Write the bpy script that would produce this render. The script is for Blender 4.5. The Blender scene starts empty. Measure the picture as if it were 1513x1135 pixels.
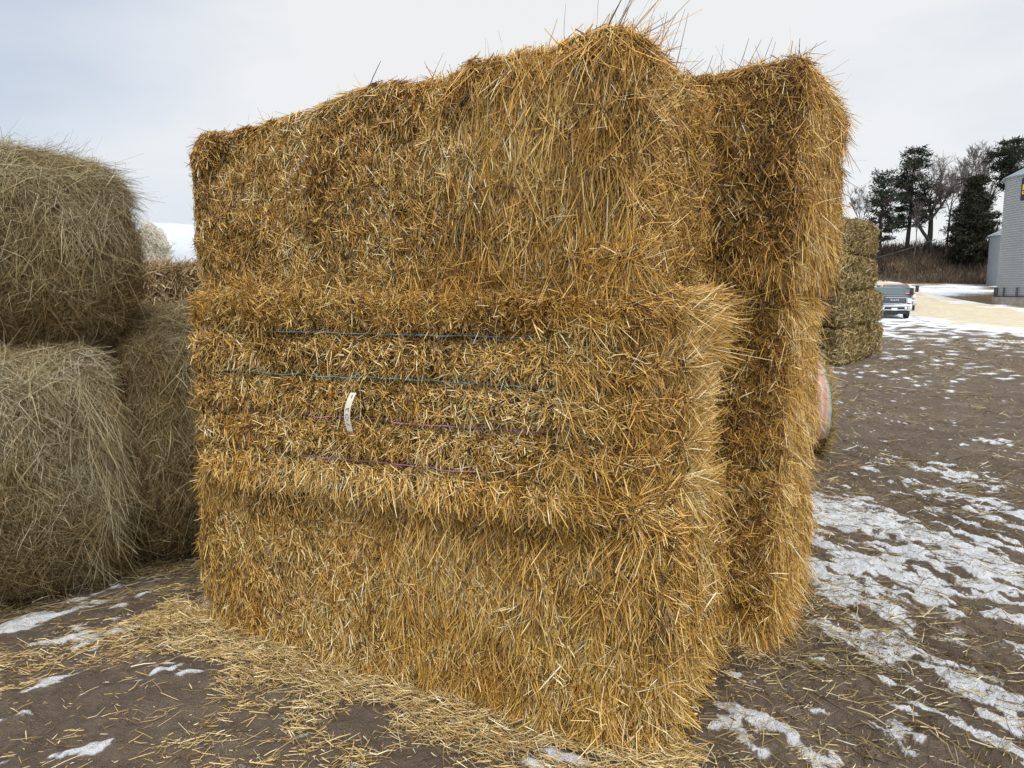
import bpy, bmesh, math, random
import numpy as np
from mathutils import Vector, Matrix
R = math.radians
PI = math.pi
scene = bpy.context.scene
COL = scene.collection
rng = np.random.default_rng(7)
random.seed(7)

# ------------------------------------------------------------------ camera
F_PX, PITCH, CAM_H = 1050.0, R(7.46), 1.70
cam = bpy.data.cameras.new("camera")
cam.sensor_width = 36.0
cam.lens = F_PX / 1513 * 36.0
cam.clip_start, cam.clip_end = 0.05, 3000
camo = bpy.data.objects.new("camera", cam)
camo.location = (0, 0, CAM_H)
camo.rotation_euler = (R(90) - PITCH, 0, 0)
COL.objects.link(camo)
scene.camera = camo


def sstep(a, b, x):
    t = np.clip((np.asarray(x, float) - a) / (b - a), 0, 1)
    return t * t * (3 - 2 * t)


def terrain(x, y):
    """broad shape of the land: flat yard, rising behind to a wooded bank"""
    x = np.asarray(x, float); y = np.asarray(y, float)
    z = 0.55 * sstep(44, 58, y) + 1.7 * sstep(56, 76, y) + 0.7 * sstep(74, 86, y)
    edge = 83 - 0.22 * (x - 40)
    k = sstep(0, 13, y - edge) * sstep(8, 26, x)
    z = z + 3.9 * k
    z = z - 6.0 * sstep(120, 320, y)
    return z


def ray(px, py):
    c, s = math.cos(PITCH), math.sin(PITCH)
    xr, yr = (px - 756.5) / F_PX, -(py - 567.5) / F_PX
    return Vector((xr, c + yr * s, -s + yr * c))


def ground(px, py):
    """the point of the land seen along a direction measured in the photograph"""
    d = ray(px, py)
    t = 0.5
    while t < 400:
        p = d * t + Vector((0, 0, CAM_H))
        if p.z < float(terrain(p.x, p.y)):
            return p
        t += 0.02 if t < 20 else 0.15
    return d * 400


def at_depth(px, py, y):
    d = ray(px, py)
    return d * (y / d.y) + Vector((0, 0, CAM_H))


# ------------------------------------------------------------------ noise
def _h(ix, iy, iz, seed):
    with np.errstate(over='ignore'):
        n = (ix.astype(np.uint32) * np.uint32(374761393) + iy.astype(np.uint32) * np.uint32(668265263)
             + iz.astype(np.uint32) * np.uint32(2147483647) + np.uint32(seed) * np.uint32(1274126177))
        n = (n ^ (n >> np.uint32(13))) * np.uint32(1103515245)
        n = (n ^ (n >> np.uint32(16))) * np.uint32(2246822519)
        n = n ^ (n >> np.uint32(15))
    return n.astype(np.float64) / 4294967295.0


def noise(x, y, z=0.0, seed=0):
    x, y, z = np.broadcast_arrays(np.asarray(x, float), np.asarray(y, float), np.asarray(z, float))
    fx, fy, fz = np.floor(x), np.floor(y), np.floor(z)
    ix, iy, iz = fx.astype(np.int64), fy.astype(np.int64), fz.astype(np.int64)
    tx, ty, tz = x - fx, y - fy, z - fz
    tx, ty, tz = tx * tx * (3 - 2 * tx), ty * ty * (3 - 2 * ty), tz * tz * (3 - 2 * tz)
    r = 0
    for a in (0, 1):
        for b in (0, 1):
            for c in (0, 1):
                w = (tx if a else 1 - tx) * (ty if b else 1 - ty) * (tz if c else 1 - tz)
                r = r + w * _h(ix + a, iy + b, iz + c, seed)
    return r * 2 - 1


def fbm(x, y, z=0.0, seed=0, octv=3, gain=0.5):
    r, a, f = 0, 1.0, 1.0
    for k in range(octv):
        r = r + a * noise(np.asarray(x) * f, np.asarray(y) * f, np.asarray(z) * f, seed + k * 17)
        a *= gain; f *= 2.03
    return r


# ------------------------------------------------------------------ object helpers
def tag(o, label=None, cat=None, group=None, kind=None):
    if label: o['label'] = label
    if cat: o['category'] = cat
    if group: o['group'] = group
    if kind: o['kind'] = kind
    return o


def empty(name, loc=(0, 0, 0), rotz=0.0):
    o = bpy.data.objects.new(name, None)
    o.empty_display_size = 0.2
    o.location = loc; o.rotation_euler = (0, 0, rotz)
    COL.objects.link(o)
    return o


def link(name, me, parent=None, loc=None, rotz=None):
    o = bpy.data.objects.new(name, me)
    COL.objects.link(o)
    if parent: o.parent = parent
    if loc is not None: o.location = loc
    if rotz is not None: o.rotation_euler = (0, 0, rotz)
    return o


def np_mesh(name, V, faces, mats, mat_idx=None, tint=None, smooth=True, attrs=None):
    """faces: list of (k,3|4) int arrays"""
    me = bpy.data.meshes.new(name)
    V = np.ascontiguousarray(V, dtype=np.float32)
    loops = np.concatenate([f.reshape(-1) for f in faces]).astype(np.int32)
    tot = np.concatenate([np.full(len(f), f.shape[1], np.int32) for f in faces])
    start = np.concatenate([[0], np.cumsum(tot)[:-1]]).astype(np.int32)
    me.vertices.add(len(V)); me.vertices.foreach_set('co', V.reshape(-1))
    me.loops.add(len(loops)); me.loops.foreach_set('vertex_index', loops)
    me.polygons.add(len(tot))
    me.polygons.foreach_set('loop_start', start)
    me.polygons.foreach_set('loop_total', tot)
    if mat_idx is not None:
        me.polygons.foreach_set('material_index', np.concatenate(mat_idx).astype(np.int32))
    me.polygons.foreach_set('use_smooth', np.full(len(tot), smooth, dtype=bool))
    for m in mats: me.materials.append(m)
    for an, av in ([('tint', tint)] if tint is not None else []) + list((attrs or {}).items()):
        a = me.attributes.new(an, 'FLOAT', 'POINT')
        a.data.foreach_set('value', np.ascontiguousarray(av, dtype=np.float32))
    me.update(calc_edges=True)
    me.validate(verbose=False)
    return me


def norm(a):
    return a / np.maximum(np.linalg.norm(a, axis=-1, keepdims=True), 1e-9)


class Pile:
    """collects cores and straws, then becomes one mesh"""
    def __init__(s):
        s.V, s.F, s.M, s.T, s.n = [], [], [], [], 0

    def add(s, V, faces, mat=0, tint=0.5):
        V = np.asarray(V, float)
        s.V.append(V)
        for f in faces:
            f = np.asarray(f, np.int64)
            s.F.append(f + s.n); s.M.append(np.full(len(f), mat))
        s.T.append(np.broadcast_to(np.asarray(tint, float), (len(V),)))
        s.n += len(V)

    def straws(s, P, D, L, W, tint, mat=1, bend=0.10, droop=0.0, kink=0.0):
        """folded ribbons with three cross sections, P roots, D directions"""
        n = len(P)
        if n == 0: return
        D = norm(D)
        L = np.broadcast_to(L, (n,))[:, None]; W = np.broadcast_to(W, (n,))[:, None] * np.exp(rng.normal(size=(n, 1)) * .22)
        rv = norm(rng.normal(size=(n, 3)))
        side = norm(np.cross(D, rv)); up = np.cross(side, D)
        b = rng.normal(size=(n, 1)) * bend
        mid = P + D * L * 0.5 + up * L * b
        tip = P + D * L + side * L * rng.normal(size=(n, 1)) * bend * 0.5
        if kink > 0:
            k = (rng.random((n, 1)) < kink)
            tip = tip + k * norm(rng.normal(size=(n, 3))) * L * 0.45
        if droop:
            mid[:, 2] -= (droop * 0.25 * L * L)[:, 0] * 4; tip[:, 2] -= (droop * L * L)[:, 0] * 4
        out = np.empty((n, 9, 3))
        for k, (c, w) in enumerate(((P, 0.9), (mid, 1.0), (tip, 0.6))):
            out[:, k * 3] = c - side * W * 0.5 * w
            out[:, k * 3 + 1] = c + up * W * 0.42 * w
            out[:, k * 3 + 2] = c + side * W * 0.5 * w
        base = np.arange(n)[:, None] * 9
        q = np.array([[0, 1, 4, 3], [1, 2, 5, 4], [3, 4, 7, 6], [4, 5, 8, 7]])
        f = (base[:, :, None] + q[None]).reshape(-1, 4)
        t = np.repeat(np.clip(np.broadcast_to(tint, (n,)), 0, 1), 9)
        t = np.clip(t + np.tile(np.repeat([-.05, 0, .05], 3), n) * np.repeat(rng.choice([-1, 1], n), 9), 0, 1)
        s.add(out.reshape(-1, 3), [f], mat, t)

    def tube(s, pts, rad, seg=6, mat=0, tint=0.5):
        pts = np.asarray(pts, float); n = len(pts)
        rad = np.broadcast_to(rad, (n,))
        d = np.gradient(pts, axis=0); d = norm(d)
        ref = np.where(np.abs(d[:, 2:3]) > 0.9, np.array([[1., 0, 0]]), np.array([[0, 0, 1.]]))
        a = norm(np.cross(d, ref)); b = np.cross(d, a)
        ang = np.arange(seg) / seg * 2 * PI
        V = pts[:, None] + (a[:, None] * np.cos(ang)[None, :, None] + b[:, None] * np.sin(ang)[None, :, None]) * rad[:, None, None]
        i = np.arange(n - 1)[:, None] * seg; j = np.arange(seg)[None]; j2 = (j + 1) % seg
        f = np.stack([i + j, i + j2, i + seg + j2, i + seg + j], -1).reshape(-1, 4)
        caps = [np.arange(seg)[::-1].reshape(1, -1)[:, :4]] if False else []
        s.add(V.reshape(-1, 3), [f] + caps, mat, tint)

    def mesh(s, name, mats, smooth=True, xf=None):
        V = np.concatenate(s.V)
        if xf is not None: V = xf(V)
        return np_mesh(name, V, s.F, mats, s.M, np.concatenate(s.T), smooth)


class MB:
    """small bmesh builder for hard things"""
    def __init__(s): s.bm = bmesh.new()

    def box(s, lo, hi, bev=0.0, seg=2):
        lo, hi = Vector(lo), Vector(hi)
        r = bmesh.ops.create_cube(s.bm, size=1.0)
        for v in r['verts']:
            v.co = Vector([(lo[i] + hi[i]) / 2 + v.co[i] * (hi[i] - lo[i]) for i in range(3)])
        if bev > 0:
            es = list({e for v in r['verts'] for e in v.link_edges})
            bmesh.ops.bevel(s.bm, geom=es, offset=bev, segments=seg, affect='EDGES', profile=0.5)
        return s

    def cyl(s, p0, p1, r0, r1=None, seg=24):
        p0, p1 = Vector(p0), Vector(p1); r1 = r0 if r1 is None else r1
        d = p1 - p0
        r = bmesh.ops.create_cone(s.bm, cap_ends=True, segments=seg, radius1=r0, radius2=r1, depth=d.length)
        m = Matrix.Translation((p0 + p1) / 2) @ d.to_track_quat('Z', 'Y').to_matrix().to_4x4()
        bmesh.ops.transform(s.bm, matrix=m, verts=r['verts'])
        return s

    def prism(s, poly, axis, a, b):
        """extrude a 2-D outline along axis 'x' or 'y'"""
        def P(q, t): return (t, q[0], q[1]) if axis == 'x' else (q[0], t, q[1])
        A = [s.bm.verts.new(P(q, a)) for q in poly]; B = [s.bm.verts.new(P(q, b)) for q in poly]
        n = len(poly)
        fs = [s.bm.faces.new(A), s.bm.faces.new(B[::-1])]
        for i in range(n): fs.append(s.bm.faces.new((A[i], B[i], B[(i + 1) % n], A[(i + 1) % n])))
        bmesh.ops.recalc_face_normals(s.bm, faces=fs)
        return s

    def quad(s, *p):
        s.bm.faces.new([s.bm.verts.new(q) for q in p]); return s

    def build(s, name, mat, parent=None, bevel=0.0, smooth=True):
        if bevel:
            es = [e for e in s.bm.edges if len(e.link_faces) == 2 and e.calc_face_angle(0) > 0.5]
            bmesh.ops.bevel(s.bm, geom=es, offset=bevel, segments=2, affect='EDGES', profile=0.5, clamp_overlap=True)
        me = bpy.data.meshes.new(name)
        s.bm.to_mesh(me); s.bm.free()
        me.materials.append(mat)
        if smooth:
            me.polygons.foreach_set('use_smooth', [True] * len(me.polygons))
            me.set_sharp_from_angle(angle=R(35))
        return link(name, me, parent)


# ------------------------------------------------------------------ materials
def new_mat(name):
    m = bpy.data.materials.new(name); m.use_nodes = True
    nt = m.node_tree
    return m, nt, nt.nodes['Principled BSDF']


def ramp(nt, stops, fac, interp='LINEAR'):
    r = nt.nodes.new('ShaderNodeValToRGB'); cr = r.color_ramp; cr.interpolation = interp
    while len(cr.elements) > 1: cr.elements.remove(cr.elements[-1])
    cr.elements[0].position = stops[0][0]; cr.elements[0].color = (*stops[0][1], 1)
    for p, c in stops[1:]:
        e = cr.elements.new(p); e.color = (*c, 1)
    nt.links.new(fac, r.inputs['Fac'])
    return r.outputs['Color']


def attr(nt, name):
    a = nt.nodes.new('ShaderNodeAttribute'); a.attribute_name = name
    return a.outputs['Fac']


def tex_noise(nt, scale, detail=4, rough=0.6, stretch=None, coord='Object', w=None):
    tc = nt.nodes.new('ShaderNodeTexCoord'); src = tc.outputs[coord]
    if stretch:
        mp = nt.nodes.new('ShaderNodeMapping'); mp.inputs['Scale'].default_value = stretch
        nt.links.new(src, mp.inputs['Vector']); src = mp.outputs['Vector']
    n = nt.nodes.new('ShaderNodeTexNoise')
    n.inputs['Scale'].default_value = scale; n.inputs['Detail'].default_value = detail
    n.inputs['Roughness'].default_value = rough
    nt.links.new(src, n.inputs['Vector'])
    return n.outputs['Fac']


def math_n(nt, op, a, b=None, c=None, clamp=False):
    n = nt.nodes.new('ShaderNodeMath'); n.operation = op; n.use_clamp = clamp
    for i, v in enumerate((a, b, c)):
        if v is None: continue
        if isinstance(v, (int, float)): n.inputs[i].default_value = v
        else: nt.links.new(v, n.inputs[i])
    return n.outputs[0]


def mix_col(nt, fac, a, b, mode='MIX'):
    n = nt.nodes.new('ShaderNodeMix'); n.data_type = 'RGBA'; n.blend_type = mode
    for sock, v in ((n.inputs[0], fac), (n.inputs[6], a), (n.inputs[7], b)):
        if isinstance(v, (int, float)): sock.default_value = v
        elif isinstance(v, tuple): sock.default_value = (*v, 1)
        else: nt.links.new(v, sock)
    return n.outputs[2]


def bump(nt, bsdf, h, strength=0.5, dist=0.02):
    b = nt.nodes.new('ShaderNodeBump'); b.inputs['Strength'].default_value = strength
    b.inputs['Distance'].default_value = dist
    nt.links.new(h, b.inputs['Height']); nt.links.new(b.outputs['Normal'], bsdf.inputs['Normal'])


def straw_mat(name, stops, rough=0.5, spec=0.3, patch=None, pscale=3.0):
    m, nt, b = new_mat(name)
    t = attr(nt, 'tint')
    n = tex_noise(nt, 55, 2, 0.5)
    f = math_n(nt, 'ADD', t, math_n(nt, 'MULTIPLY', math_n(nt, 'SUBTRACT', n, 0.5), 0.28), clamp=True)
    c = ramp(nt, stops, f)
    if patch:
        pn = tex_noise(nt, pscale, 4, .6)
        k = math_n(nt, 'MULTIPLY', math_n(nt, 'SUBTRACT', pn, .42), 5.0, clamp=True)
        c = mix_col(nt, k, c, mix_col(nt, 1.0, c, patch, 'MULTIPLY'))
    nt.links.new(c, b.inputs['Base Color'])
    b.inputs['Roughness'].default_value = rough
    b.inputs['Specular IOR Level'].default_value = spec
    return m


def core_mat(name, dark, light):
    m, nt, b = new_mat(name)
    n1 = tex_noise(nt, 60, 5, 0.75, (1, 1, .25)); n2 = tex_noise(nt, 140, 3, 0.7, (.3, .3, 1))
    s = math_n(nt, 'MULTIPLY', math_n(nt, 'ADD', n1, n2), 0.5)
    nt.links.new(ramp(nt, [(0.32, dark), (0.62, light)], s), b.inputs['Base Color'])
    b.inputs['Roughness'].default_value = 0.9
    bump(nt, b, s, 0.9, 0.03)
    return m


def flat_mat(name, col, rough=0.5, metal=0.0, var=0.12, scale=8.0, spec=0.5):
    m, nt, b = new_mat(name)
    n = tex_noise(nt, scale, 5, 0.65)
    lo = tuple(c * (1 - var) for c in col); hi = tuple(min(1, c * (1 + var)) for c in col)
    nt.links.new(ramp(nt, [(0.3, lo), (0.7, hi)], n), b.inputs['Base Color'])
    b.inputs['Roughness'].default_value = rough; b.inputs['Metallic'].default_value = metal
    b.inputs['Specular IOR Level'].default_value = spec
    return m


M = {}
M['straw'] = straw_mat('golden_straw', [(0.0, (.026, .013, .005)), (.17, (.105, .050, .013)), (.37, (.345, .180, .038)),
                                        (.58, (.61, .360, .078)), (.77, (.80, .545, .165)), (.90, (.90, .72, .34)), (1, (.95, .86, .62))], .40, .45, (.98, .885, .70), 3.2)
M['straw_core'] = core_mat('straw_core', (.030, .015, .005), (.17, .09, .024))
M['hay'] = straw_mat('grey_hay', [(0.0, (.045, .028, .012)), (.2, (.17, .108, .044)), (.45, (.265, .205, .100)),
                                  (.65, (.365, .310, .170)), (.85, (.56, .51, .34)), (1, (.76, .71, .55))], 0.55, 0.3, (1.0, .93, .80), 2.2)
M['hay_core'] = core_mat('hay_core', (.030, .019, .009), (.20, .125, .05))
M['green_hay'] = straw_mat('green_hay', [(0.0, (.06, .042, .016)), (.3, (.21, .155, .064)), (.62, (.41, .315, .142)), (1, (.67, .56, .32))], 0.65, 0.2, (1.0, .90, .72), 1.2)
M['loose'] = straw_mat('loose_straw', [(0, (.07, .040, .016)), (.25, (.26, .155, .055)), (.55, (.58, .39, .14)), (.8, (.76, .58, .27)), (1, (.90, .80, .56))], .45, .4)
M['stover'] = straw_mat('brown_stover', [(0.0, (.06, .038, .016)), (.35, (.27, .180, .080)), (.7, (.48, .345, .175)), (1, (.70, .56, .36))], 0.6, 0.2)
M['stover_core'] = core_mat('stover_core', (.04, .02, .01), (.18, .10, .045))
M['twine_blue'] = flat_mat('blue_twine', (.19, .34, .37), .5, var=.3, scale=60)
M['twine_pink'] = flat_mat('pink_twine', (.42, .17, .23), .5, var=.3, scale=60)
M['tag'] = flat_mat('cream_tag', (.80, .76, .60), .5, var=.04, scale=40)
M['ink'] = flat_mat('black_ink', (.015, .015, .02), .5)

# ------------------------------------------------------------------ square bales
FACES = {'front': ((-1, 0, 0), (1, 0, 0), (0, 0, 1), (0, -1, 0)), 'back': ((1, 1, 0), (-1, 0, 0), (0, 0, 1), (0, 1, 0)),
         'right': ((1, 0, 0), (0, 1, 0), (0, 0, 1), (1, 0, 0)), 'left': ((-1, 1, 0), (0, -1, 0), (0, 0, 1), (-1, 0, 0)),
         'top': ((-1, 0, 1), (1, 0, 0), (0, 1, 0), (0, 0, 1)), 'bottom': ((-1, 1, 0), (1, 0, 0), (0, -1, 0), (0, 0, -1))}


class Bale:
    """a big square bale: local x along its length, front at y = 0 looking to -y, z up"""
    def __init__(s, L, D, H, seed, mats=('straw_core', 'straw'), r=0.07, rough=0.019, style=None, warp=None, wave=.016):
        s.wave = wave
        s.L, s.D, s.H, s.seed, s.r, s.rough, s.style, s.warp = L, D, H, seed, r, rough, style, warp
        s.mats = [M[k] for k in mats]; s.pile = Pile()
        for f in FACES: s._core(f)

    def size(s, face):
        return {'front': (s.L, s.H), 'back': (s.L, s.H), 'right': (s.D, s.H), 'left': (s.D, s.H), 'top': (s.L, s.D), 'bottom': (s.L, s.D)}[face]

    def surf(s, face, u, v, extra=True):
        o, t1, t2, n = [np.array(k, float) for k in FACES[face]]
        su, sv = s.size(face)
        p = np.array([o[0] * s.L / 2, o[1] * s.D, o[2] * s.H]) + u[:, None] * su * t1 + v[:, None] * sv * t2
        lo = np.array([-s.L / 2, 0, 0]) + s.r; hi = np.array([s.L / 2, s.D, s.H]) - s.r
        c = np.clip(p, lo, hi); d = p - c
        nn = norm(d); q = c + nn * s.r
        k = s.rough * (noise(q[:, 0] * 9, q[:, 1] * 9, q[:, 2] * 9, s.seed) + 0.9 * noise(q[:, 0] * 22, q[:, 1] * 22, q[:, 2] * 22, s.seed + 5)) \
            + s.wave * noise(q[:, 0] * 2.6, q[:, 1] * 2.6, q[:, 2] * 2.6, s.seed + 9)
        k = k - 1.6 * s.rough * sstep(.38, .75, noise(q[:, 0] * 7, q[:, 1] * 7, q[:, 2] * 7, s.seed + 13))
        if s.style is not None: k = k + s.style(face, q)
        return q + nn * k[:, None], nn

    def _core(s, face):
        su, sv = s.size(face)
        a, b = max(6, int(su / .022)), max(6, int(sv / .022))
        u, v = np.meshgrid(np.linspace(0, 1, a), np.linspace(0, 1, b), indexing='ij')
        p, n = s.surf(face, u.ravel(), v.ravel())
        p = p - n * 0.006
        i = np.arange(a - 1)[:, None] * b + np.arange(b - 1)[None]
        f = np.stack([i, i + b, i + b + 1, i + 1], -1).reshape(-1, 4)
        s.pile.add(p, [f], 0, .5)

    def put(s, face, n, *a, **k):
        big = n >= 5000
        if big: n = int(n * 1.15)
        return s._put(face, n, *a, squeeze=.86 if big else .9, **k)

    def _put(s, face, n, ang=-90, sd=20, field=18, out=(.1, .4), ln=(.06, .18), u=(0, 1), v=(0, 1), tint=(.5, .2), w=(.0018, .0037),
            bidir=0.0, keep=None, angfn=None, off=(-.012, .010), droop=0.0, bend=.035, kink=.12, lenfn=None, clean=.97, squeeze=1.0):
        o, t1, t2, nf = [np.array(k, float) for k in FACES[face]]
        uu = rng.uniform(u[0], u[1], n); vv = rng.uniform(v[0], v[1], n)
        if keep is not None:
            m = rng.random(n) < keep(uu, vv); uu, vv = uu[m], vv[m]; n = len(uu)
        p, nn = s.surf(face, uu, vv)
        a = np.full(n, float(ang))
        if angfn is not None: a = a + angfn(uu, vv, p)
        a = a + field * (noise(p[:, 0] * 7, p[:, 1] * 7, p[:, 2] * 7, s.seed + 31) + .8 * noise(p[:, 0] * 19, p[:, 1] * 19, p[:, 2] * 19, s.seed + 37)) + rng.normal(size=n) * sd
        a = a + 180 * (rng.random(n) < bidir)
        a = np.radians(a)
        d = np.cos(a)[:, None] * t1 + np.sin(a)[:, None] * t2
        if face not in ('top', 'bottom') and clean:
            hi = (vv > .90) & (rng.random(n) < clean)
            d[:, 2] = np.where(hi, -np.abs(d[:, 2]) * .8, d[:, 2])
        d = norm(d - nn * np.sum(d * nn, 1)[:, None])
        e = rng.uniform(out[0], out[1], n)[:, None]
        d = norm(d * np.sqrt(np.maximum(0, 1 - e * e)) + nn * e)
        L = (ln[0] + (ln[1] - ln[0]) * rng.random(n) ** 1.6) * squeeze
        if lenfn is not None: L = L * lenfn(uu, vv)
        t = tint[0] + rng.normal(size=n) * tint[1] + .10 * noise(p[:, 0] * 4, p[:, 1] * 4, p[:, 2] * 4, s.seed + 77)
        back = L * rng.uniform(.2, .6, n) * (1 - e[:, 0])
        if face not in ('top', 'bottom') and clean:
            room = (1 - vv) * s.H + .012 + .02 * rng.random(n) ** 3
            back = np.where(d[:, 2] < -.05, np.minimum(back, room / np.maximum(.05, -d[:, 2])), back)
            k = (d[:, 2] > .05) & (rng.random(n) < clean + .05)
            L = np.where(k, np.minimum(L, np.maximum(.025, room / np.maximum(.05, d[:, 2]) + back)), L)
        p = p + nn * rng.uniform(off[0], off[1], n)[:, None] - d * back[:, None]
        s.pile.straws(p, d, L, rng.uniform(w[0], w[1], n), t, 1, bend, droop, kink)
        return s

    def build(s, name, loc, rotz, label, cat='bale', group=None):
        me = s.pile.mesh(name, s.mats, True, s.warp)
        return tag(link(name, me, None, loc, rotz), label, cat, group)


A_ROT = R(-27.1)
AX = np.array([math.cos(A_ROT), math.sin(A_ROT)]); AY = np.array([-AX[1], AX[0]])
A_C = np.array([-.525, 2.955])


def a_loc(dx, dy, z):
    p = A_C + AX * dx + AY * dy
    return (p[0], p[1], z)


GA = 'big straw bales stacked three high'
# ---- lowest bale of the front stack
def sty(face, q):
    if face == 'front': return .035 * np.exp(-((q[:, 2] - .12) / .14) ** 2) * sstep(-.9, 1.1, q[:, 0]) + .02 * np.sin(q[:, 2] * 3.6)
    if face == 'right': return .03 + .03 * np.sin(q[:, 2] * 3.4)
    return 0 * q[:, 0]
def wrp(V):
    V = V.copy(); k = (V[:, 0] + 1.15) / 2.3
    V[:, 2] = V[:, 2] * (.965 + .075 * np.clip(k, 0, 1))
    V[:, 2] = np.maximum(V[:, 2], .004 + .012 * rng.random(len(V)))
    return V
b = Bale(2.34, .95, .83, 11, style=sty, warp=wrp)
b.put('front', 38000, -90, 52, 12, (.0, .16), (.03, .10), tint=(.29, .21), bidir=.3)
b.put('front', 34000, -90, 30, 13, (.02, .20), (.04, .16), tint=(.55, .24))
b.put('front', 9000, -90, 48, 20, (.05, .30), (.03, .12), tint=(.84, .14), kink=.12)
b.put('front', 5600, -90, 17, 11, (.02, .15), (.13, .33), u=(.50, 1), tint=(.58, .20))
b.put('front', 2600, -90, 26, 15, (.12, .40), (.08, .24), v=(0, .14), tint=(.62, .2), droop=.15)
b.put('right', 21000, -60, 58, 14, (.03, .28), (.04, .15), tint=(.31, .21))
b.put('right', 11000, -55, 36, 15, (.06, .32), (.07, .24), tint=(.60, .22), droop=.06)
b.put('right', 1200, -65, 24, 15, (.2, .5), (.12, .30), v=(0, .2), tint=(.64, .18), droop=.2)
b.put('left', 7000, -120, 45, 20, (.25, .85), (.05, .14), tint=(.55, .22), droop=.05)
b.put('top', 1500, 0, 90, 30, (.0, .3), (.05, .2), v=(0, .25))
b.put('back', 3500, -90, 30, 20, (.05, .4), (.1, .25), tint=(.45, .17), w=(.005, .009))
low = b.build('straw_bale', a_loc(-.015, .0, 0), A_ROT, 'lowest bale of the front straw stack, resting on the mud with long stems hanging down', 'straw bale', GA)

# ---- middle bale: tied side to the camera, four twines, flakes
TW = np.array([.165, .342, .518, .700]); MH = .86
FL = np.cumsum(rng.uniform(.05, .10, 60)); FL = FL - 1.3
def groove(z): return np.exp(-(np.min(np.abs(z[:, None] - TW[None]), 1) / .030) ** 2)
def flake(x, z):
    band = np.digitize(z, TW)
    xx = x + .012 * noise(x * 6, z * 9, band * 3.1, 3) + band * .013
    d = np.min(np.abs(xx[:, None] - FL[None]), 1)
    return np.exp(-(d / .013) ** 2) * (noise(xx * 9, band * 5.7, 0, 8) > -.25)
def sty(face, q):
    if face == 'front':
        band = np.digitize(q[:, 2], TW)
        return   .012 - .050 * groove(q[:, 2]) - .036 * flake(q[:, 0], q[:, 2]) * (1 - groove(q[:, 2])) + .012 * noise(q[:, 0] * 3, band * 7.3, 0, 5) - .03 * sstep(.90, 1.08, q[:, 0])
    if face == 'right':
        return .07 * np.sin(np.clip(q[:, 1] / .92, 0, 1) * PI) - .055 * groove(q[:, 2]) + .02 * noise(q[:, 1] * 4, q[:, 2] * 6, 0, 6)
    return 0 * q[:, 0]
def wrp(V):
    V = V.copy(); k = np.clip((V[:, 0] + 1.15) / 2.3, -.1, 1.2)
    V[:, 2] = V[:, 2] + (MH - V[:, 2]) / MH * (.075 * k - .045) * 1.0
    return V
b = Bale(2.20, .97, MH, 23, style=sty, warp=wrp, r=.06, rough=.012)
def mid_ang(u, v, p):
    band = np.digitize(p[:, 2], TW); fl = np.digitize(p[:, 0], FL)
    return 75 * np.sign(noise(fl * 1.73, band * 2.9, 0, 12)) + 35 * noise(fl * 3.1, band * 4.1, 0, 14)
def mid_keep(u, v):
    x = (u - .5) * 2.20; z = v * MH
    return 1 - .9 * flake(x, z)
b.put('front', 50000, -90, 50, 18, (.12, .62), (.018, .055), tint=(.40, .24), angfn=mid_ang, keep=mid_keep, w=(.0025, .005), off=(-.020, .002), bend=.03)
b.put('front', 19000, -90, 52, 30, (.06, .4), (.025, .08), tint=(.66, .22), keep=mid_keep, off=(-.014, .003))
b.put('front', 2500, -90, 60, 35, (.1, .5), (.04, .13), tint=(.86, .12), off=(-.010, .004), kink=.15)
def tw_keep(u, v):
    k = np.min(np.abs((v * MH)[:, None] - TW[None]), 1)
    return np.exp(-((k - .026) / .014) ** 2)
b.put('front', 13000, 0, 26, 18, (.0, .25), (.05, .13), tint=(.72, .19), keep=tw_keep, bidir=.5, off=(-.02, .0))
b.put('front', 6500, 80, 46, 24, (.2, .6), (.025, .075), v=(.84, 1), tint=(.50, .22), clean=0)
b.put('front', 4000, -80, 35, 20, (.2, .6), (.04, .12), v=(0, .15), tint=(.6, .22), droop=.1)
b.put('front', 3000, -40, 40, 25, (.1, .5), (.06, .18), u=(.86, 1), tint=(.62, .2))
b.put('right', 22000, -8, 60, 14, (.03, .35), (.04, .16), tint=(.34, .22))
b.put('right', 13000, -12, 42, 16, (.06, .36), (.06, .22), tint=(.60, .22))
b.put('right', 7000, -4, 46, 16, (.2, .58), (.10, .28), u=(.38, 1), tint=(.64, .24))
b.put('right', 800, 5, 38, 20, (.4, .85), (.14, .34), u=(.5, 1), v=(.72, 1), tint=(.62, .2))
b.put('right', 1000, -50, 25, 20, (.2, .5), (.12, .28), v=(0, .2), u=(0, .6), tint=(.72, .18), droop=.2)
b.put('left', 7500, 180, 60, 20, (.3, .9), (.04, .11), tint=(.50, .22))
b.put('top', 9000, -90, 45, 30, (.05, .5), (.04, .12), v=(0, .3), tint=(.60, .22))
b.put('back', 3000, -90, 40, 20, (.05, .4), (.1, .2), tint=(.45, .17), w=(.005, .009))
b.put('bottom', 2500, 90, 30, 20, (.1, .5), (.05, .12), v=(.7, 1), tint=(.4, .17))
MID_LOC = a_loc(-.015, -.055, .825)
mid = b.build('straw_bale', MID_LOC, A_ROT, 'middle bale of the front straw stack, its tied side with four twines facing out', 'straw bale', GA)
midB = b
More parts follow.
